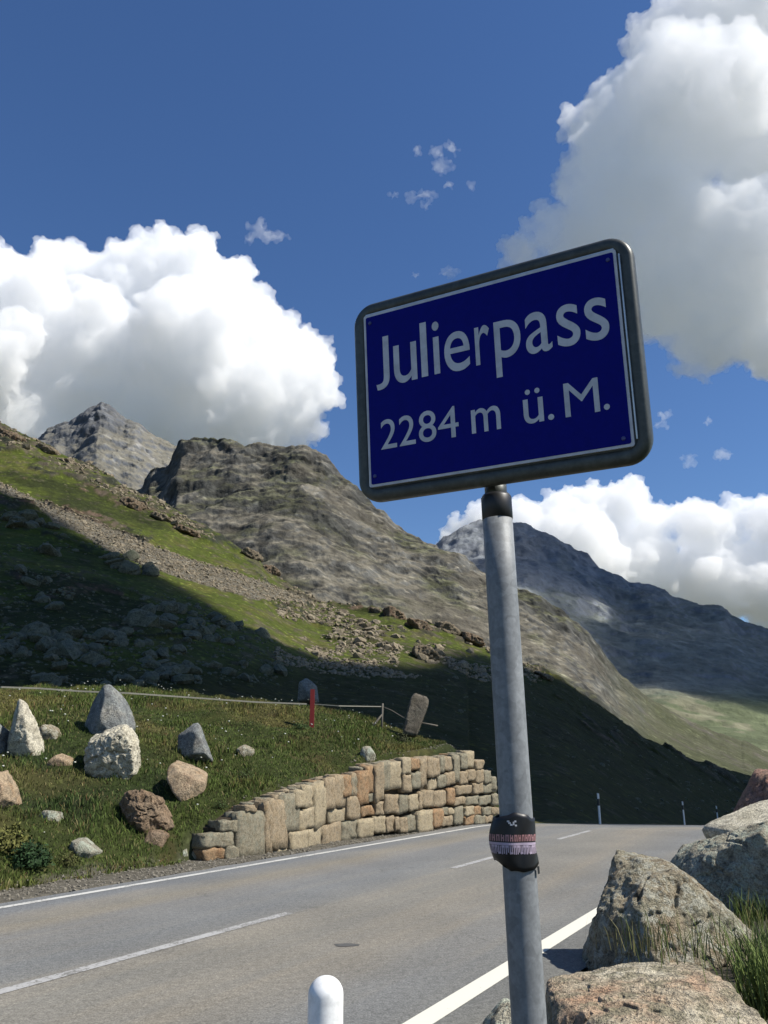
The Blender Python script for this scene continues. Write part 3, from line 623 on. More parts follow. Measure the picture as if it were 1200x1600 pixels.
sm_ = [rock_mat('wall_stone_sand', (.25, .185, .110), (.31, .245, .160), (.27, .21, .135), 2.2, .55, (.22, .20, .15), .35, .02),
       rock_mat('wall_stone_grey', (.19, .165, .11), (.25, .22, .155), (.21, .185, .13), 2.2, .55, (.17, .19, .15), .4, .02),
       rock_mat('wall_stone_rust', (.27, .155, .08), (.31, .205, .115), (.24, .16, .09), 2.2, .5, (.20, .17, .12), .35, .02),
       rock_mat('wall_stone_pale', (.31, .25, .155), (.36, .30, .20), (.30, .24, .155), 2.2, .6, (.24, .22, .16), .35, .02)]
def cube_grid(n):
    b = bmesh.new(); bmesh.ops.create_cube(b, size=2); bmesh.ops.subdivide_edges(b, edges=b.edges[:], cuts=n, use_grid_fill=True)
    v = np.array([x.co[:] for x in b.verts]); f = np.array([[q.index for q in x.verts] for x in b.faces]); b.free(); return v, f
CV, CF = cube_grid(4)
gst = np.random.default_rng(40)
def wall_stone(x0, y0, x1, y1, ox, oy, k):
    X0, X1 = ox + x0 / 4.615, ox + x1 / 4.615; Y0, Y1 = oy + y0 / 4.615, oy + y1 / 4.615
    tp = gst.uniform(.82, 1, 2)
    dy = (np.interp((X0 + X1) / 2 + 10, WX, [p[1] for p in _wb]) - np.interp((X0 + X1) / 2 - 10, WX, [p[1] for p in _wb])) / 20 * (X1 - X0) / 2
    c = [wall_pt(X0, Y0 - dy), wall_pt(X1, Y0 + dy), wall_pt(X1, Y1 + dy), wall_pt(X0, Y1 - dy)]
    ce = sum(c) / 4; ex = ((c[1] - c[0]) + (c[2] - c[3])) / 4; ez = ((c[0] - c[3]) + (c[1] - c[2])) / 4
    nrm = np.cross(ex, ez); nrm /= np.linalg.norm(nrm)      # towards the road
    dep = gst.uniform(.14, .2); out = gst.uniform(-.02, .05)
    v = CV.copy()
    pw = 20; s = (np.abs(v) ** pw).sum(1) ** (1 / pw); v = v / s[:, None]; v *= 1.045
    if k % 3 == 0: v[:, 0] *= 1 - .12 * v[:, 2] * gst.uniform(-1, 1)
    v[:, 2] += .10 * v[:, 0] * gst.uniform(-1, 1)
    W = v[:, :1] * ex * tp[0] ** .3 + v[:, 2:] * ez - v[:, 1:2] * nrm * dep
    nn = fbm(v * [1, 1, 1] * np.array([np.linalg.norm(ex), dep, np.linalg.norm(ez)]) + k * 3.7, .16, 3, 60 + k % 5)
    W = W + v / np.linalg.norm(v, axis=1)[:, None] @ np.array([ex / np.linalg.norm(ex), -nrm, ez / np.linalg.norm(ez)]) * (nn * .075)[:, None]
    W -= nrm * (dep - .02 - out)
    o = mesh_np('stone', W, CF, True, None, sm_[int(gst.choice(4, p=[.40, .28, .12, .20]))], wallr)
    o.location = Vector(ce) - WL
for k, s in enumerate(S1): wall_stone(*s, 300, 1160, k)
for k, s in enumerate(S2): wall_stone(*s, 540, 1160, k + 40)
# rubble and earth filling behind the face
core_m = rock_mat('wall_core', (.05, .04, .028), (.075, .06, .04), (.06, .05, .035), 3, .5)
xs = np.linspace(345, 778, 80); top_y = np.interp(xs, [p[0] for p in _wt], [p[1] for p in _wt]) + 4; bot_y = np.interp(xs, WX, [p[1] for p in _wb])
ft = np.array([wall_pt(x, y, -.13) for x, y in zip(xs, top_y)]); fb = np.array([wall_pt(x, y, -.13) for x, y in zip(xs, bot_y)]); fb[:, 2] -= .3
bt = ft - np.array([RR[0], RR[1], 0]) * .45; bb = fb - np.array([RR[0], RR[1], 0]) * .45
V = np.concatenate([fb, ft, bt, bb]); V[80:240, 2] += np.tile(.03 * fbm(ft, .3, 3, 5), 2); i = np.arange(320).reshape(4, 80); fs = []
for r in range(4):
    a_, b_ = i[r], i[(r + 1) % 4]; fs.append(np.c_[a_[:-1], a_[1:], b_[1:], b_[:-1]])
fs.append(np.array([[0, 80, 160, 240], [79, 319, 239, 159]]))
o = mesh_np('rubble_core', V, np.concatenate(fs), False, None, core_m, wallr); o.location = -WL
# coping stones lying along the top behind the face
gc = np.random.default_rng(5)
for k, x in enumerate(np.arange(396, 768, 10.5)):
    y = np.interp(x, [p[0] for p in _wt], [p[1] for p in _wt]); p_ = wall_pt(x, y, -.30); wdt = 10.5 / F * wallD(x) * .62
    v = CV.copy(); s = (np.abs(v) ** 6).sum(1) ** (1 / 6); v = v / s[:, None]
    W = v[:, :1] * np.array([RD[0], RD[1], 0]) * wdt * gc.uniform(.85, 1.25) + v[:, 1:2] * np.array([RR[0], RR[1], 0]) * gc.uniform(.16, .24) + v[:, 2:] * np.array([0, 0, .06])
    W += v * (.05 * fbm(W + k * 5.1, .15, 3, 8))[:, None]
    o = mesh_np('coping_stone', W, CF, True, None, sm_[k % 2 + (k % 5 == 0) * 2], wallr); o.location = Vector(p_ + np.array([0, 0, -.085 + gc.uniform(-.012, .012)])) - WL

# ------------------------------------------------------------ grass, shrubs, flowers
def leaf_mat(name, c1, c2, c3):
    m, t, b, n, l = newmat(name)
    a = n.new('ShaderNodeAttribute'); a.attribute_name = 'tint'
    l.new(a.outputs['Color'], b.inputs['Base Color']); b.inputs['Roughness'].default_value = .75; b.inputs['Specular IOR Level'].default_value = .15
    b.inputs['Subsurface Weight'].default_value = 0
    return m
gmat = leaf_mat('grass_blades', 0, 0, 0)
def blades(base, hgt, wid, cols, seed, lean=.35, nseg=1):
    """one leaning triangle pair per blade"""
    g = np.random.default_rng(seed); N = len(base); a_ = g.uniform(0, 2 * math.pi, N); la = g.uniform(0, 2 * math.pi, N); ln = g.uniform(.1, 1, N) * lean
    side = np.c_[np.cos(a_), np.sin(a_), np.zeros(N)] * (wid / 2)[:, None]
    up = np.c_[np.cos(la) * ln, np.sin(la) * ln, np.ones(N)] * hgt[:, None]
    mid = base + up * .55 * [1, 1, 1.05]; tip = base + up + np.c_[np.cos(la), np.sin(la), -.25 * np.ones(N)] * (hgt * ln * .5)[:, None]
    V = np.stack([base - side, base + side, mid + side * .8, mid - side * .8, tip], 1).reshape(-1, 3)
    k = np.arange(N)[:, None] * 5
    Fc = np.concatenate([k + [0, 1, 2], k + [0, 2, 3], k + [3, 2, 4]]).reshape(-1, 3)
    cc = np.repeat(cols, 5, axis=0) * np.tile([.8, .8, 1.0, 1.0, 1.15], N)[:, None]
    return V, Fc, cc
def grass_cols(P, seed):
    n1 = fbm(P, 2.2, 4, 21); n3 = fbm(P, 6, 3, 23); g = np.random.default_rng(seed); r = g.uniform(0, 1, len(P))
    c = np.tile([.074, .102, .022], (len(P), 1)); c = mixc(c, [.130, .124, .036], sstep(-.0, .35, n1)); c = mixc(c, [.036, .062, .016], sstep(0, .35, n3))
    c = mixc(c, [.16, .13, .06], (r > .88 - .25 * sstep(.1, .35, fbm(P, 1.7, 3, 29))) * .8); c = mixc(c, [.14, .075, .035], ((r > .80) & (r < .86)) * (n1 > 0) * .8)
    return c * g.uniform(.7, 1.35, len(P))[:, None]
N = 260000
u_ = rng.uniform(3, 31, N); w_a = -9.9 - rng.uniform(0, 1, N) ** 1.3 * 20
X, Y = xy(w_a, u_); _, ww, uu, qq = ground_raw(X, Y); keep = (qq > np.where(uu > 12, .04, -.1) + .3 * fbm(np.c_[X, Y, X * 0], .5, 2, 3)) & (Y < 31) & (np.abs(X) / Y < .62)
X, Y = X[keep], Y[keep]; base = np.c_[X, Y, ground(X, Y) - .01]
pn = fbm(base, 1.3, 3, 15)
hg = (.045 + .09 * sstep(-.2, .4, pn)) * rng.uniform(.6, 1.5, len(base)); wd = rng.uniform(.010, .022, len(base))
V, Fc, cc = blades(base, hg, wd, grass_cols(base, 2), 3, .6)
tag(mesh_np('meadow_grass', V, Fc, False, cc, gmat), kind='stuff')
# shoulder grass right of the boulders
N = 16000
w_a = rng.uniform(-1.4, 4, N); u_ = rng.uniform(2.5, 26, N); X, Y = xy(w_a, u_)
base = np.c_[X, Y, ground(X, Y) - .01]; pxg, pyg, _z = proj(base); keep = (pxg > 1150) & (Y > 3.5) & (pxg < 1700); base = base[keep]
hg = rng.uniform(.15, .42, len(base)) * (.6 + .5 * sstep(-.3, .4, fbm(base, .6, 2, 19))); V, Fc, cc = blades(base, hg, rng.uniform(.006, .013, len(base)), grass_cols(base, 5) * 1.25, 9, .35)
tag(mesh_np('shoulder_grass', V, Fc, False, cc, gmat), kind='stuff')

def tuft(px, py, D, nb, h, spread, label, cat, seed, col, wid=.010, name='grass_tuft', lean=.4, group=None, z=None):
    g = np.random.default_rng(seed); p_ = P3(px, py, D) if z is None else np.array([ae(px, py)[0] * D, D, z])
    B_ = np.c_[g.normal(0, spread, nb), g.normal(0, spread, nb), np.zeros(nb)]
    V, Fc, cc = blades(B_, g.uniform(.5, 1.15, nb) * h, np.full(nb, wid), np.array(col) * g.uniform(.55, 1.5, nb)[:, None], seed, lean)
    o = mesh_np(name, V, Fc, False, cc, gmat); o.location = p_; return tag(o, label, cat, group)
tuft(1204, 1560, 6.0, 300, .50, .10, 'tall bright green grass tuft at the lower right edge', 'grass tuft', 1, (.13, .17, .05), z=.08)
tuft(1196, 1500, 6.9, 200, .42, .10, 'grass tuft against the right flank of the pyramid shaped boulder', 'grass tuft', 2, (.10, .13, .04), z=.08)
tuft(1175, 1450, 9.2, 120, .30, .12, 'dark grass tuft in the gap below the large grey green boulder', 'grass tuft', 3, (.07, .10, .03), z=.1)
tuft(1090, 1512, 6.2, 90, .30, .22, 'thin grass growing in the gap between the flat and pyramid boulders', 'grass tuft', 4, (.12, .14, .05), .007, z=.38)
tuft(1010, 1512, 6.25, 50, .22, .2, 'sparse straw blades left of the thin grass between the two boulders', 'grass tuft', 5, (.15, .14, .06), .006, z=.42)
def bush(px, py, r, nb, label, seed, col, name='shrub'):
    g = np.random.default_rng(seed); p_ = hit(px, py); N = nb
    d = g.normal(size=(N, 3)); d /= np.linalg.norm(d, axis=1)[:, None]; d[:, 2] = np.abs(d[:, 2]); rr = r * g.uniform(.35, 1, N)[:, None] * (1 + .35 * fbm(d * 2 + seed, 1, 3, seed))[:, None]
    c = d * rr; a_ = g.normal(size=(N, 3)); a_ /= np.linalg.norm(a_, axis=1)[:, None]; b_ = np.cross(a_, d); b_ /= np.linalg.norm(b_, axis=1)[:, None] + 1e-9; s = r * .085
    V = np.stack([c - a_ * s, c + b_ * s * .5, c + a_ * s, c - b_ * s * .5], 1).reshape(-1, 3); k = np.arange(N)[:, None] * 4
    Fc = np.concatenate([k + [0, 1, 2], k + [0, 2, 3]]).reshape(-1, 3)
    root = empty(name, p_, label, 'shrub')
    mesh_np('foliage', V, Fc, False, np.repeat(np.array(col) * g.uniform(.5, 1.5, N)[:, None], 4, axis=0), gmat, root)
    SV = []; SF = []
    for k in range(9):
        a1 = g.uniform(0, 6.28); t_ = np.array([math.cos(a1) * r * .6, math.sin(a1) * r * .6, r * g.uniform(.4, .8)]); sd = np.array([-math.sin(a1), math.cos(a1), 0]) * .008
        n0 = len(SV); SV += [-sd - [0, 0, .1], sd - [0, 0, .1], t_ + sd * .4, t_ - sd * .4]; SF.append([n0, n0 + 1, n0 + 2, n0 + 3])
    mesh_np('stem', np.array(SV), np.array(SF), False, np.tile([.06, .04, .025], (len(SV), 1)), gmat, root)
bush(45, 1352, .36, 1500, 'dark green round shrub at the foot of the bank, lower left', 1, (.022, .045, .016))
bush(12, 1330, .40, 900, 'yellow green low shrub at the left edge beside the dark one', 2, (.10, .10, .028))
bush(105, 1352, .22, 500, 'small olive shrub right of the dark round one', 3, (.06, .065, .02))
bush(345, 1262, .16, 300, 'low leafy plant just above the left start of the wall', 4, (.05, .075, .025))
bush(385, 1218, .22, 360, 'broad leaved plant in the meadow above the tall wall stones', 5, (.05, .07, .025))
bush(628, 1160, .30, 420, 'dull green plant at the foot of the leaning stone post', 6, (.045, .05, .022))
bush(470, 1140, .28, 300, 'leafy plant growing under the red post', 7, (.04, .07, .022))
# white umbel flowers
fw = plain('flower_white', (.5, .5, .42), .8)
N = 260; V = []; Fc = []
w_a = -9.9 - rng.uniform(.3, 13, N); u_ = rng.uniform(8, 27, N); X, Y = xy(w_a, u_); Z = ground(X, Y); sv, sf = _ICO[2][0], _ICO[2][1]
_b = bmesh.new(); bmesh.ops.create_icosphere(_b, subdivisions=1, radius=1); sv = np.array([v.co[:] for v in _b.verts]); sf = np.array([[v.index for v in f.verts] for f in _b.faces]); _b.free()
qf = ground_raw(X, Y)[3]; kk = 0
for i in range(N):
    if qf[i] < .4: continue
    r = rng.uniform(.012, .03); V.append(sv * [r, r, r * .6] + [X[i], Y[i], Z[i] + rng.uniform(.14, .26)]); Fc.append(sf + kk * len(sv)); kk += 1
tag(mesh_np('meadow_flowers', np.concatenate(V), np.concatenate(Fc), True, None, fw), kind='stuff')
# gravel on the verge
N = 5200; w_a = np.where(rng.uniform(0, 1, N) < .72, -9.32 - rng.uniform(0, 1, N) ** 1.2 * 1.1, -2.1 + rng.uniform(0, .8, N)); u_ = rng.uniform(2.5, 26, N); X, Y = xy(w_a, u_); Z = ground(X, Y); q_ = ground_raw(X, Y)[3]
ok = (w_a > -5) | (q_ < .35); X, Y, Z = X[ok], Y[ok], Z[ok]; r = rng.uniform(.006, .026, len(X)) * rng.uniform(.6, 1.4, len(X)); j = rng.uniform(.6, 1.3, (len(X), len(sv), 1))
V = (sv[None] * j * r[:, None, None] * [1, 1, .7] + np.c_[X, Y, Z + r * .2][:, None]).reshape(-1, 3); Fc = (sf[None] + (np.arange(len(X)) * len(sv))[:, None, None]).reshape(-1, 3)
tag(mesh_np('verge_gravel', V, Fc, False, None, rock_mat('gravel', (.18, .165, .13), (.25, .225, .18), (.21, .19, .15), 2)), kind='stuff')

# ------------------------------------------------------------ boulders on the near hillside
okb = (pxB > -60) & (pxB < 1260) & (VB[:, 1] > 38)
zoneA = okb & shB & (pxB < 440) & (pyB < 1075) & ((pyB > 930) | (fbm(VB, 11, 3, 91) > .1)) ; zoneB = okb & (pyB > np.interp(pxB, [0, 200, 470, 760], [662, 765, 930, 1010]) - 4) & (pxB < 860) & (pyB < 1060)
protos = []
for k in range(6):
    v, f = _ICO[2]; g = np.random.default_rng(100 + k); pl = g.normal(size=(13, 3)); pl /= np.linalg.norm(pl, axis=1)[:, None]; d = g.uniform(.55, 1, 13)
    r = ((np.maximum(v @ pl.T, 0) / d) ** 14).sum(1) ** (-1 / 14); r = np.minimum(r, 1.5)
    protos.append((v * r[:, None] * [1, .8, .7], f))
hb = [rock_mat('hill_boulder_grey', (.075, .075, .048), (.115, .115, .080), (.085, .092, .056), .5, .5), rock_mat('hill_boulder_tan', (.17, .14, .09), (.23, .19, .13), (.19, .165, .12), .5, .5)]  # grey one kept darker in colour to deepen the shaded slope
pmesh = {}
gb = np.random.default_rng(12)
cand = np.where(zoneA)[0]; pr = gb.choice(cand, 4000, replace=False)
dist = VB[pr, 1]; size = gb.lognormal(-1.05, .5, len(pr)) * (.55 + .9 * sstep(-.1, .3, fbm(VB[pr], 9, 3, 90))) * np.clip(dist / 80, .6, 1.6); app = size / dist; order = np.argsort(-app)
big_i = order[:170]
def place_boulder(i, s, mi, label, group):
    k = int(gb.integers(6)); key = (k, mi)
    if key not in pmesh:
        o = mesh_np('boulder', protos[k][0], protos[k][1], False, None, hb[mi]); pmesh[key] = o.data
    else:
        o = bpy.data.objects.new('boulder', pmesh[key]); COL.objects.link(o)
    o.location = VB[i] + np.array([0, 0, .12 * s]); o.scale = tuple(s * gb.uniform(.75, 1.25, 3)); o.rotation_euler = (gb.uniform(-.4, .4), gb.uniform(-.4, .4), gb.uniform(0, 6.28))
    return tag(o, label, 'boulder', group)
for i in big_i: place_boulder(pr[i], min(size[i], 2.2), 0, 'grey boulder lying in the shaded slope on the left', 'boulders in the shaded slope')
def scatter(name, idx, smed, mat, seed, smax=1.2):
    g = np.random.default_rng(seed); N = len(idx); s = np.minimum(g.lognormal(smed, .5, N), smax) * np.clip(VB[idx, 1] / 90, .5, 1.8)
    a_ = g.uniform(0, 6.28, N); out = []; fo = []; off = 0
    for k in range(6):
        m = np.arange(k, N, 6); v, f = protos[k]; ca, sa = np.cos(a_[m]), np.sin(a_[m]); W = v[None] * s[m][:, None, None]
        W = np.stack([W[..., 0] * ca[:, None] - W[..., 1] * sa[:, None], W[..., 0] * sa[:, None] + W[..., 1] * ca[:, None], W[..., 2]], -1) + VB[idx[m]][:, None]
        out.append(W.reshape(-1, 3)); fo.append((f[None] + (np.arange(len(m)) * len(v))[:, None, None]).reshape(-1, 3) + off); off += len(m) * len(v)
    return tag(mesh_np(name, np.concatenate(out), np.concatenate(fo), False, None, mat), kind='stuff')
protos2 = protos
_b = bmesh.new(); bmesh.ops.create_icosphere(_b, subdivisions=1, radius=1); lv = np.array([v.co[:] for v in _b.verts]); lf = np.array([[v.index for v in f.verts] for f in _b.faces]); _b.free()
protos = [(lv * np.random.default_rng(k).uniform(.6, 1.25, (len(lv), 1)) * [1, .8, .7], lf) for k in range(6)]
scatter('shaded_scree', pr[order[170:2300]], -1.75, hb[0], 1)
zs = okb & (pyB > np.interp(pxB, SCR_T[:, 0], SCR_T[:, 1]) - 2) & (pyB < np.interp(pxB, SCR_B[:, 0], SCR_B[:, 1])) & (pxB < 500)
scatter('sunlit_scree', gb.choice(np.where(zs)[0], 6500), -2.25, hb[1], 2, .4)
nrid = fbm(VB, 13, 4, 41)
zr = okb & zoneB & (nrid > .02) & ~zs & ((pxB > 430) | (pyB < np.interp(pxB, [p[0] for p in B_top], [p[1] for p in B_top]) + 28)); scatter('slope_stones', gb.choice(np.where(zr)[0], 3600), -1.7, hb[1], 3, .7)
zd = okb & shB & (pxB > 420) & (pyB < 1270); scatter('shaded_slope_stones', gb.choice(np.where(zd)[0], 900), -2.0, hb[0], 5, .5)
hr = np.where(okb & ~shB & (pxB > 560) & (pxB < 840) & (pyB > 955) & (pyB < 1040))[0]
for i in gb.choice(hr, 28): place_boulder(i, gb.uniform(.35, 1.1), 1, 'tan boulder on the sunlit rocky shoulder left of the pole', 'boulders on the sunlit shoulder')

# craggy outcrops breaking through the hillside turf
O_red = rock_mat('outcrop_russet', (.15, .095, .06), (.215, .16, .105), (.18, .13, .085), .35, .35, (.24, .20, .14), .5, .25)
O_tan = rock_mat('outcrop_tan', (.17, .135, .085), (.25, .205, .14), (.21, .17, .115), .35, .35, (.12, .10, .07), .5, .25)
front = np.arange(len(VB)) < 1080 * 330
def outcrop(cx, cy, wx, wy, mat, seed, label, depth=4):
    k = np.argmin((pxB[front] - cx) ** 2 + (pyB[front] - cy) ** 2); D = VB[k, 1]; g = np.random.default_rng(seed)
    poly = [(cx + wx * math.cos(t_) * g.uniform(.7, 1.1) , cy - wy * math.sin(t_) * g.uniform(.7, 1.1) + .35 * wx * math.cos(t_)) for t_ in np.linspace(0, 2 * math.pi, 9)[:-1]]
    tag(rock_obj('outcrop', poly, D - .3, min(depth, wx / F * D * 2.2), mat, seed, 5, 12, .30, cut=4, crack=.9), label, 'rock outcrop', 'outcrops on the near hillside')
for q in [(18, 688, 26, 13, O_red, 201, 'dark russet outcrop on the ridge at the left edge'), (75, 706, 22, 8, O_tan, 202, 'low tan outcrop on the ridge right of the left edge one'), (112, 728, 24, 8, O_tan, 203, 'tan outcrop on the ridge under the pointed peak'),
          (212, 795, 26, 13, O_red, 204, 'big russet crag in the middle of the sunlit ridge'), (256, 812, 20, 9, O_tan, 205, 'tan crag right beside the big russet one'), (292, 832, 24, 8, O_red, 206, 'long russet crag lower along the ridge'),
          (395, 868, 16, 8, O_tan, 207, 'tan crag where the ridge meets the grey mountain foot'), (425, 892, 14, 7, O_red, 208, 'small russet crag at the end of the grassy ridge'),
          (618, 962, 24, 8, O_red, 209, 'dark crag at the top of the sunlit shoulder below the sign'), (655, 980, 20, 10, O_red, 210, 'russet crag left of the pole, upper one'), (700, 985, 26, 10, O_tan, 211, 'broad tan crag left of the pole'),
          (738, 1000, 20, 10, O_red, 212, 'russet crag touching the pole'), (665, 1022, 24, 10, O_tan, 213, 'pale tan outcrop below the crags left of the pole'), (590, 955, 12, 5, O_tan, 214, 'little tan outcrop left of the dark crag'), (848, 1056, 14, 6, O_tan, 215, 'small outcrop on the shade edge right of the pole')]:
    outcrop(*q)

# ------------------------------------------------------------ tubes
def tube(bm, pts, r, seg=12, caps=True, closed=False):
    pts = [Vector(p) for p in pts]; n_ = len(pts); rings = []
    rr = r if hasattr(r, '__len__') else [r] * n_
    prev = None
    for i, p in enumerate(pts):
        if closed: d = pts[(i + 1) % n_] - pts[i - 1]
        else: d = pts[min(i + 1, n_ - 1)] - pts[max(i - 1, 0)]
        d.normalize()
        if prev is None:
            a_ = Vector((0, 0, 1)) if abs(d.z) < .9 else Vector((1, 0, 0)); x = d.cross(a_).normalized()
        else: x = (prev - d * prev.dot(d)).normalized()
        prev = x; y = d.cross(x)
        rings.append([bm.verts.new(p + (x * math.cos(2 * math.pi * k / seg) + y * math.sin(2 * math.pi * k / seg)) * rr[i]) for k in range(seg)])
    for i in range(n_ if closed else n_ - 1):
        A, B = rings[i], rings[(i + 1) % n_]
        for k in range(seg): bm.faces.new((A[k], A[(k + 1) % seg], B[(k + 1) % seg], B[k]))
    if caps and not closed: bm.faces.new(rings[0][::-1]); bm.faces.new(rings[-1])
    return rings
def galv(name, base=(.30, .31, .31), metal=.35, rough=.5):
    m, t, b, n, l = newmat(name); tc = n.new('ShaderNodeTexCoord').outputs['Object']
    vo = n.new('ShaderNodeTexVoronoi'); vo.inputs['Scale'].default_value = 55; l.new(tc, vo.inputs['Vector'])
    mp = n.new('ShaderNodeMapping'); mp.inputs['Scale'].default_value = (14, 14, 1.6); l.new(tc, mp.inputs['Vector'])
    f = nz(n, l, mp.outputs[0], 1.2, 6, .65); f2 = nz(n, l, tc, 120, 3, .6)
    c = mix(n, l, base, ramp(n, l, f, [(.3, g3(.72)), (.55, g3(1)), (.75, g3(1.25))]), 1.0, 'MULTIPLY')
    c = mix(n, l, c, ramp(n, l, vo.outputs['Color'], [(.2, g3(.88)), (.8, g3(1.1))]), 1.0, 'MULTIPLY')
    c = mix(n, l, c, ramp(n, l, f2, [(.3, g3(.85)), (.7, g3(1.15))]), 1.0, 'MULTIPLY')
    l.new(c, b.inputs['Base Color']); b.inputs['Metallic'].default_value = metal; b.inputs['Roughness'].default_value = rough
    bump(n, l, b, f2, .25, .0006)
    return m
gal = galv('galvanised_steel', (.20, .21, .215), .10, .6); gal_d = galv('weathered_frame_steel', (.062, .068, .062), .3, .45); blk = plain('black_rubber', (.012, .012, .013), .45)

# ------------------------------------------------------------ the pass sign
sgn = empty('road_sign', (.265, 1.585, 0), 'blue pass sign with white lettering on a leaning galvanised pole', 'road sign')
SO = Vector(sgn.location)
def pole_pt(z):      # the pole leans slightly left
    return Vector((.228 + (2.176 - z) * .0196, 1.585, z)) - SO
ztop = 2.160
bm = bmesh.new(); tube(bm, [pole_pt(z) for z in np.linspace(-.3, ztop, 14)], .0300, 48); bmobj('pole', bm, gal, sgn, True)
bm = bmesh.new(); tube(bm, [pole_pt(ztop - .042), pole_pt(ztop - .0415), pole_pt(ztop + .004), pole_pt(ztop + .010)], [.0300, .0308, .0308, .0275], 48); bmobj('pole_cap', bm, blk, sgn, True)
bm = bmesh.new(); tube(bm, [pole_pt(ztop - .02), pole_pt(ztop + .05)], .0225, 32); bmobj('mounting_stub', bm, gal_d, sgn, True)
phi, lam, tilt = math.radians(28.65), math.radians(-.968), math.radians(6.2)
ux = Vector((math.cos(phi), -math.sin(phi), 0)); nn = Vector((-math.sin(phi), -math.cos(phi), 0)); uz = Vector((0, 0, 1)) * math.cos(tilt) + nn * math.sin(tilt)
SX = ux * math.cos(lam) + uz * math.sin(lam); SZ = -ux * math.sin(lam) + uz * math.cos(lam); SN = SX.cross(SZ)
if SN.dot(nn) < 0: SN = -SN
PO = Vector((.228, 1.585, EYE)) - SO + SX * -.26988 + SZ * .55876         # lower left plate corner
PW, PH = .26988 + .28480, .39008
def sp3(x, z, d=0): return PO + SX * x + SZ * z + SN * d
def rrect(x0, z0, x1, z1, r, seg=8):
    pts = []
    for cx, cz, a0 in ((x1 - r, z0 + r, -90), (x1 - r, z1 - r, 0), (x0 + r, z1 - r, 90), (x0 + r, z0 + r, 180)):
        for k in range(seg + 1):
            a_ = math.radians(a0 + 90 * k / seg); pts.append((cx + r * math.cos(a_), cz + r * math.sin(a_)))
    return pts
# frame tube with rounded corners: flattened round profile
fr = rrect(-.0152, -.0152, PW + .0152, PH + .0152, .034, 10); n_ = len(fr); bm = bmesh.new(); rings = []
for i in range(n_):
    p0 = Vector(fr[i - 1]); p1 = Vector(fr[(i + 1) % n_]); d = (p1 - p0).normalized(); o2 = Vector((d.y, -d.x)); ring = []
    for k in range(20):
        a_ = 2 * math.pi * k / 20; c_, s_ = math.cos(a_), math.sin(a_); q = (abs(c_) ** 3 + abs(s_) ** 3) ** (-1 / 3)
        ring.append(bm.verts.new(sp3(fr[i][0] + o2.x * c_ * q * .0150, fr[i][1] + o2.y * c_ * q * .0150, -.016 + s_ * q * .017)))
    rings.append(ring)
for i in range(n_):
    A, B = rings[i], rings[(i + 1) % n_]
    for k in range(20): bm.faces.new((A[k], A[(k + 1) % 20], B[(k + 1) % 20], B[k]))
bmobj('frame', bm, gal_d, sgn, True)
def slab(x0, z0, x1, z1, d0, d1, r, mat, name):
    bm = bmesh.new(); pts = rrect(x0, z0, x1, z1, r, 4); A = [bm.verts.new(sp3(x, z, d0)) for x, z in pts]; B = [bm.verts.new(sp3(x, z, d1)) for x, z in pts]
    bm.faces.new(A[::-1]); bm.faces.new(B)
    for k in range(len(pts)): bm.faces.new((A[k], A[(k + 1) % len(pts)], B[(k + 1) % len(pts)], B[k]))
    return bmobj(name, bm, mat, sgn)
whm = plain('sign_white', (.52, .53, .57), .4); alu = plain('aluminium_edge', (.55, .56, .57), .3, .6)
blm, t, b, n, l = newmat('sign_blue'); tc = n.new('ShaderNodeTexCoord').outputs['Object']
l.new(mix(n, l, (.001, .003, .17), ramp(n, l, nz(n, l, tc, 60, 5, .7), [(.3, g3(.9)), (.7, g3(1.1))]), 1.0, 'MULTIPLY'), b.inputs['Base Color']); b.inputs['Roughness'].default_value = .55; b.inputs['Specular IOR Level'].default_value = .12
slab(-.003, -.003, PW + .003, PH + .003, -.022, -.002, .006, gal_d, 'plate_back')
slab(0, 0, PW, PH, -.002, .003, .005, whm, 'border')
slab(.0055, .0055, PW - .0055, PH - .0055, .001, .0036, .004, blm, 'blue_panel')
slab(PW + .0042, .012, PW + .0068, PH - .012, -.004, .005, .0012, alu, 'edge_strip')
slab(.004, PH + .0012, PW - .004, PH + .0032, -.006, .001, .0008, alu, 'edge_strip')
def glyph(ch, x0, x1, z0, z1):
    cu = bpy.data.curves.new('g', 'FONT'); cu.body = ch; cu.size = 1; cu.resolution_u = 8; cu.offset = .0 if ch in 'M4' else .003
    ob = bpy.data.objects.new('g', cu); COL.objects.link(ob); dg = bpy.context.evaluated_depsgraph_get(); dg.update(); me = bpy.data.meshes.new_from_object(ob.evaluated_get(dg))
    co = np.empty(len(me.vertices) * 3, np.float32); me.vertices.foreach_get('co', co); co = co.reshape(-1, 3); mn, mx = co.min(0), co.max(0)
    X = x0 + (co[:, 0] - mn[0]) / (mx[0] - mn[0]) * (x1 - x0); Z = z0 + (co[:, 1] - mn[1]) / (mx[1] - mn[1]) * (z1 - z0)
    fs = [tuple(p.vertices) for p in me.polygons]
    bpy.data.objects.remove(ob); bpy.data.curves.remove(cu); bpy.data.meshes.remove(me)
    return X / 1000, Z / 1000, fs
def lettering(items):
    for it in items:
        bm = bmesh.new(); X, Z, fs = glyph(*it); A = [bm.verts.new(sp3(x, z, .0042)) for x, z in zip(X, Z)]
        for f in fs:
            try: bm.faces.new([A[k] for k in f])
            except ValueError: pass
        bmesh.ops.recalc_face_normals(bm, faces=bm.faces[:]); bmobj('letter', bm, whm, sgn)
lettering([('J', 27, 60, 211, 331), ('u', 71, 126, 216, 303), ('l', 136, 151, 219, 340), ('i', 164.5, 180, 219, 335), ('e', 190, 247, 215, 302), ('r', 259, 291, 218, 301), ('p', 301, 356, 183, 301), ('a', 366, 419, 216, 302), ('s', 430, 475, 216, 302), ('s', 485, 530, 215, 301)])
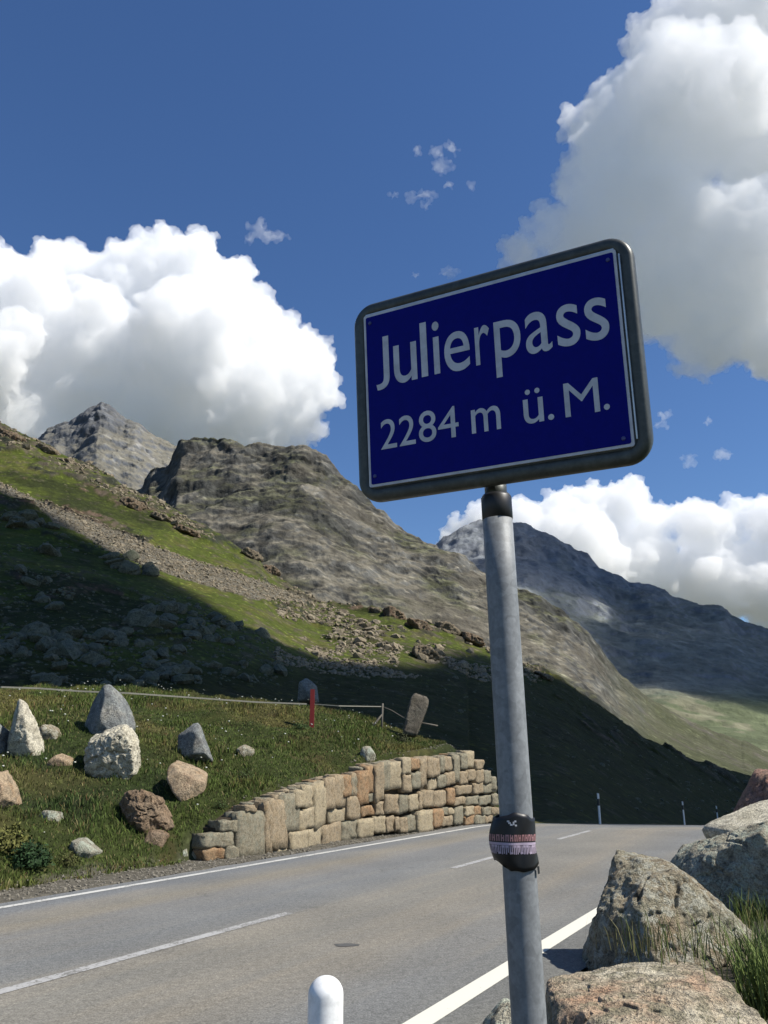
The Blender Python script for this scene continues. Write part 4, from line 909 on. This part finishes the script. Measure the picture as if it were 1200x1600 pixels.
lettering([('2', 33, 71, 78, 143), ('2', 77, 115, 78, 143), ('8', 123, 163, 77, 144), ('4', 167, 213, 77, 143), ('m', 241, 303, 77, 127), ('ü', 351, 391, 76, 146), ('.', 399, 411, 76.5, 88), ('M', 433, 499, 76, 143), ('.', 506, 517, 76.5, 88)])
for x, z in ((.539, .371), (.536, .017), (.015, .023), (.016, .370)):
    bm = bmesh.new(); rg = [bm.verts.new(sp3(x + .0042 * math.cos(k * .5236), z + .0042 * math.sin(k * .5236), .0046)) for k in range(12)]; r2 = [bm.verts.new(sp3(x + .0030 * math.cos(k * .5236), z + .003 * math.sin(k * .5236), .0062)) for k in range(12)]; r0 = [bm.verts.new(sp3(x + .0042 * math.cos(k * .5236), z + .0042 * math.sin(k * .5236), .0030)) for k in range(12)]
    bm.faces.new(r2)
    for k in range(12): bm.faces.new((rg[k], rg[(k + 1) % 12], r2[(k + 1) % 12], r2[k])); bm.faces.new((r0[k], r0[(k + 1) % 12], rg[(k + 1) % 12], rg[k]))
    bmobj('rivet', bm, plain('rivet_blue', (.05, .06, .2), .5), sgn)

# sticker wrapped round the pole
stk = empty('sticker', (.265, 1.585, 0), 'loose black sticker band with pink and white print wrapped round the pole', 'sticker'); SKO = Vector(stk.location)
def z_at(py): a_, e_ = ae(800, py); return EYE + e_ * 1.56
zt, zb = z_at(1270), z_at(1361)
def sk(ang, t_, dr=0):     # ang 0 = towards the camera, + = right; t_ 0 top .. 1 bottom
    c = pole_pt(zt + (zb - zt) * t_) + SO - SKO; left = max(0, -math.sin(ang)); bul = math.sin(math.pi * min(1, max(0, t_))) ** .8
    r = .0312 + .0005 + dr + .012 * left ** 2 * bul + .006 * left * (t_ < .95) + .0015 * math.sin(ang * 5 + t_ * 7) * bul + .003 * max(0, math.sin(ang)) * sstep(.6, 1, t_)
    return c + Vector((math.sin(ang) * r, -math.cos(ang) * r, 0))
def sheet(a0, a1, t0, t1, dr, mat, name, na=56, ntt=14, edge=None):
    A_ = np.linspace(a0, a1, na); V = []; 
    for j in range(ntt):
        for a_ in A_:
            tt0, tt1 = (edge(a_) if edge else (t0, t1)); t_ = tt0 + (tt1 - tt0) * j / (ntt - 1); V.append(sk(a_, t_, dr)[:])
    o = mesh_np(name, V, grid_faces(na, ntt), True, None, mat, stk); s = o.modifiers.new('thickness', 'SOLIDIFY'); s.thickness = .0006; return o
bks = plain('sticker_black', (.010, .010, .011), .42, 0, .4)
def edge(a_):
    t0 = .0 + .10 * sstep(.1, .9, math.sin(a_)) + .08 * sstep(.3, .9, -math.sin(a_)) + .01 * math.sin(a_ * 9)
    t1 = 1.0 - .10 * sstep(.5, 1, math.sin(a_)) - .16 * sstep(.55, 1, -math.sin(a_)) + .012 * math.sin(a_ * 7 + 1)
    return t0, t1
sheet(-2.9, 2.9, 0, 1, 0, bks, 'sticker_sheet', edge=edge)
pk = plain('print_pink', (.34, .17, .17), .5); lc = plain('print_lilac', (.42, .34, .42), .5); wt = plain('print_white', (.5, .5, .52), .5)
def strokes(specs, mat, name, dr=.0009):
    V = []; Fc = []
    for a0, a1, t0, t1 in specs:
        n0 = len(V); 
        for a_, t_ in ((a0, t0), ((a0 + a1) / 2, t0), (a1, t0), (a1, t1), ((a0 + a1) / 2, t1), (a0, t1)): V.append(sk(a_, t_, dr)[:])
        Fc += [[n0, n0 + 1, n0 + 4, n0 + 5], [n0 + 1, n0 + 2, n0 + 3, n0 + 4]]
    mesh_np(name, V, Fc, False, None, mat, stk)
sg = np.random.default_rng(3); r1 = []; r2 = []
for k, a_ in enumerate(np.arange(-1.5, 1.3, .20)):
    t0 = .375; r1.append((a_, a_ + .055, t0, t0 + .115)); r1.append((a_ + .095, a_ + .15, t0 + .02 * sg.uniform(0, 1), t0 + .115))
    if k % 2 == 0: r1.append((a_, a_ + .15, t0, t0 + .028))
    else: r1.append((a_, a_ + .15, t0 + .045, t0 + .07))
strokes(r1, pk, 'printed_letter_row')
for k, a_ in enumerate(np.arange(-1.55, 1.5, .17)):
    t0 = .565; r2.append((a_, a_ + .05, t0, t0 + .145)); r2.append((a_ + .085, a_ + .13, t0, t0 + sg.uniform(.10, .15))); r2.append((a_ - .01, a_ + .14, t0 - .005 + .11 * (k % 3 == 0), t0 + .03 + .11 * (k % 3 == 0)))
strokes(r2, lc, 'printed_letter_row')
strokes([(-1.6, 1.55, .515, .56)], lc, 'printed_stripe') if False else strokes([(a_, a_ + .21, .512, .556) for a_ in np.arange(-1.55, 1.45, .2)], lc, 'printed_stripe')
strokes([(-.62, -.50, .13, .16), (-.56, -.44, .16, .19), (-.48, -.36, .19, .22), (-.34, -.26, .15, .21), (-.26, -.16, .13, .16), (-.24, -.14, .20, .23)], wt, 'printed_emblem')
# torn flap at the lower right
strokes([(.95, 1.25, .93, 1.06)], bks, 'torn_flap', .0012)

# ------------------------------------------------------------ white bollard in front
def bollard():
    D = 3.1; a_, e_ = ae(507, 1531); top = EYE + e_ * D; X0 = ae(507, 1570)[0] * D; r = .0605
    root = empty('bollard', (X0, D + r, 0), 'round topped white bollard in front of the road, cut off by the lower edge', 'bollard')
    bm = bmesh.new(); pr_ = [(0, -.15), (r, -.15), (r, top - r * .98)] + [(r * math.cos(t_), top - r * .98 + r * .98 * math.sin(t_)) for t_ in np.linspace(.0, math.pi / 2, 12)[1:]]
    seg = 48; rings = []
    for rr, z in pr_[1:-1]: rings.append([bm.verts.new((rr * math.cos(2 * math.pi * k / seg), rr * math.sin(2 * math.pi * k / seg), z)) for k in range(seg)])
    tp = bm.verts.new((0, 0, pr_[-1][1]))
    for A, B in zip(rings[:-1], rings[1:]):
        for k in range(seg): bm.faces.new((A[k], A[(k + 1) % seg], B[(k + 1) % seg], B[k]))
    for k in range(seg): bm.faces.new((rings[-1][k], rings[-1][(k + 1) % seg], tp))
    bmobj('shaft', bm, plain('bollard_white', (.78, .78, .76), .35), root, True)
    bm = bmesh.new(); tube(bm, [(0, 0, .55), (0, 0, .64)], r + .0012, 48); bmobj('reflective_band', bm, plain('band_black', (.02, .02, .02), .4), root, True)
bollard()

# ------------------------------------------------------------ marker posts beyond the crest
wpost = plain('marker_white', (.70, .70, .66), .6)
def marker(px, ytop, D, label):
    a_, e_ = ae(px, ytop); top = EYE + e_ * D; X0 = a_ * D; w, u = wu(X0, D); z0 = float(roadz(u)) - .3
    root = empty('marker_post', (X0, D, z0), label, 'marker post', 'marker posts beyond the crest')
    h = top - z0; hw_, hd = .05, .05
    def seg_(name, za, zb_, m, s=1.0, slant=0):
        bm = bmesh.new(); A = [bm.verts.new((x * hw_ * s, y * hd * s, za)) for x, y in ((-1, -.4), (-.5, -1), (.5, -1), (1, -.4), (.6, 1), (-.6, 1))]; B = [bm.verts.new((v.co.x * .96, v.co.y * .96, zb_ - (slant if v.co.x > 0 else 0))) for v in A]
        bm.faces.new(A[::-1]); bm.faces.new(B)
        for k in range(6): bm.faces.new((A[k], A[(k + 1) % 6], B[(k + 1) % 6], B[k]))
        bmobj(name, bm, m, root)
    seg_('shaft', 0, h - .52, wpost); seg_('black_band', h - .52, h - .24, blk, 1.03); seg_('top', h - .24, h, wpost, .99, .03); seg_('reflector', h - .42, h - .34, alu, .6)
marker(934, 1239, 37.7, 'white roadside marker post with black band, nearest and tallest of the three')
marker(1066, 1252, 57, 'white roadside marker post in the middle of the three')
marker(1119, 1259, 72, 'faint far marker post, rightmost of the three')

# ------------------------------------------------------------ fence: red post, thin post, pale tape, loose wire
redm = plain('red_paint', (.20, .012, .010), .7)
p0 = hit(487, 1136); hgt = P3(487, 1077, p0[1])[2] - p0[2] + .15
rp = empty('red_post', tuple(p0 - [0, 0, .15]), 'weathered red post standing in the meadow grass at the fence', 'post')
bm = bmesh.new(); bmesh.ops.create_cube(bm, size=1, matrix=Matrix.Translation((0, 0, hgt / 2)) @ Matrix.Diagonal((.115, .07, hgt, 1))); bmesh.ops.bevel(bm, geom=bm.edges[:], offset=.01, segments=2); bmobj('shaft', bm, redm, rp)
p1 = hit(597, 1140)
tp_ = empty('fence_post', tuple(p1 - [0, 0, .1]), 'thin grey wooden post between the red post and the leaning stone post', 'fence post')
wood = plain('grey_wood', (.13, .115, .09), .9); h1 = P3(597, 1099, p1[1])[2] - p1[2] + .1
bm = bmesh.new(); tube(bm, [(-.02, 0, 0), (0, 0, h1 * .5), (.02, 0, h1)], [.035, .03, .026], 8); bmobj('shaft', bm, wood, tp_, True)
bm = bmesh.new(); tube(bm, [(-.42, 0, .02), (-.22, 0, h1 * .3), (.0, -.01, h1 * .62)], [.03, .028, .024], 8); bmobj('brace', bm, wood, tp_, True)
tape = plain('pale_tape', (.20, .19, .15), .8)
Dm = p0[1]
pts = [P3(x, y, d) for x, y, d in ((-330, 1064, 24), (-160, 1066, 25), (0, 1073.5, Dm - 3.2), (60, 1075.5, Dm - 2.8), (125, 1080, Dm - 2.4), (200, 1083, Dm - 2), (300, 1090, Dm - 1.2), (400, 1097, Dm - .5), (480, 1100, Dm))]
for i_, p in enumerate(pts): p[2] = max(p[2], ground(np.array([p[0]]), np.array([p[1]]))[0] + .05) if i_ < 0 else p[2]
def ribbon(pts, h, mat, name, th=.006):
    P = np.array(pts); tt = np.linspace(0, len(P) - 1, 60); Q = np.stack([np.interp(tt, np.arange(len(P)), P[:, k]) for k in range(3)], 1); bm = bmesh.new(); rows = []
    for q in Q: rows.append([bm.verts.new(q + np.array(o_)) for o_ in ((0, -th, -h), (0, th, -h), (0, th, h), (0, -th, h))])
    for A, B in zip(rows[:-1], rows[1:]):
        for k in range(4): bm.faces.new((A[k], A[(k + 1) % 4], B[(k + 1) % 4], B[k]))
    bm.faces.new(rows[0][::-1]); bm.faces.new(rows[-1])
    return bmobj(name, bm, mat)
tag(ribbon(pts, .019, tape, 'fence_tape'), 'long pale fence tape running from the left edge to the red post', 'fence tape')
tag(ribbon([P3(490, 1100, Dm), P3(530, 1103, Dm), P3(596, 1104, p1[1])], .012, tape, 'fence_tape'), 'short fence tape between the red post and the thin post', 'fence tape')
bm = bmesh.new(); tube(bm, [P3(597, 1104, p1[1]), P3(612, 1110, p1[1]), P3(630, 1121, p1[1] - .1), P3(640, 1126, p1[1] - .2)], .014, 6); tag(bmobj('wire', bm, wood, None, True), 'sagging wire between the thin post and the leaning stone post', 'wire')
bm = bmesh.new(); tube(bm, [P3(650, 1128, p1[1]), P3(668, 1131, p1[1]), P3(684, 1134, p1[1] + .1)], .022, 6); tag(bmobj('fence_rail', bm, wood, None, True), 'broken grey rail lying right of the leaning stone post', 'rail')
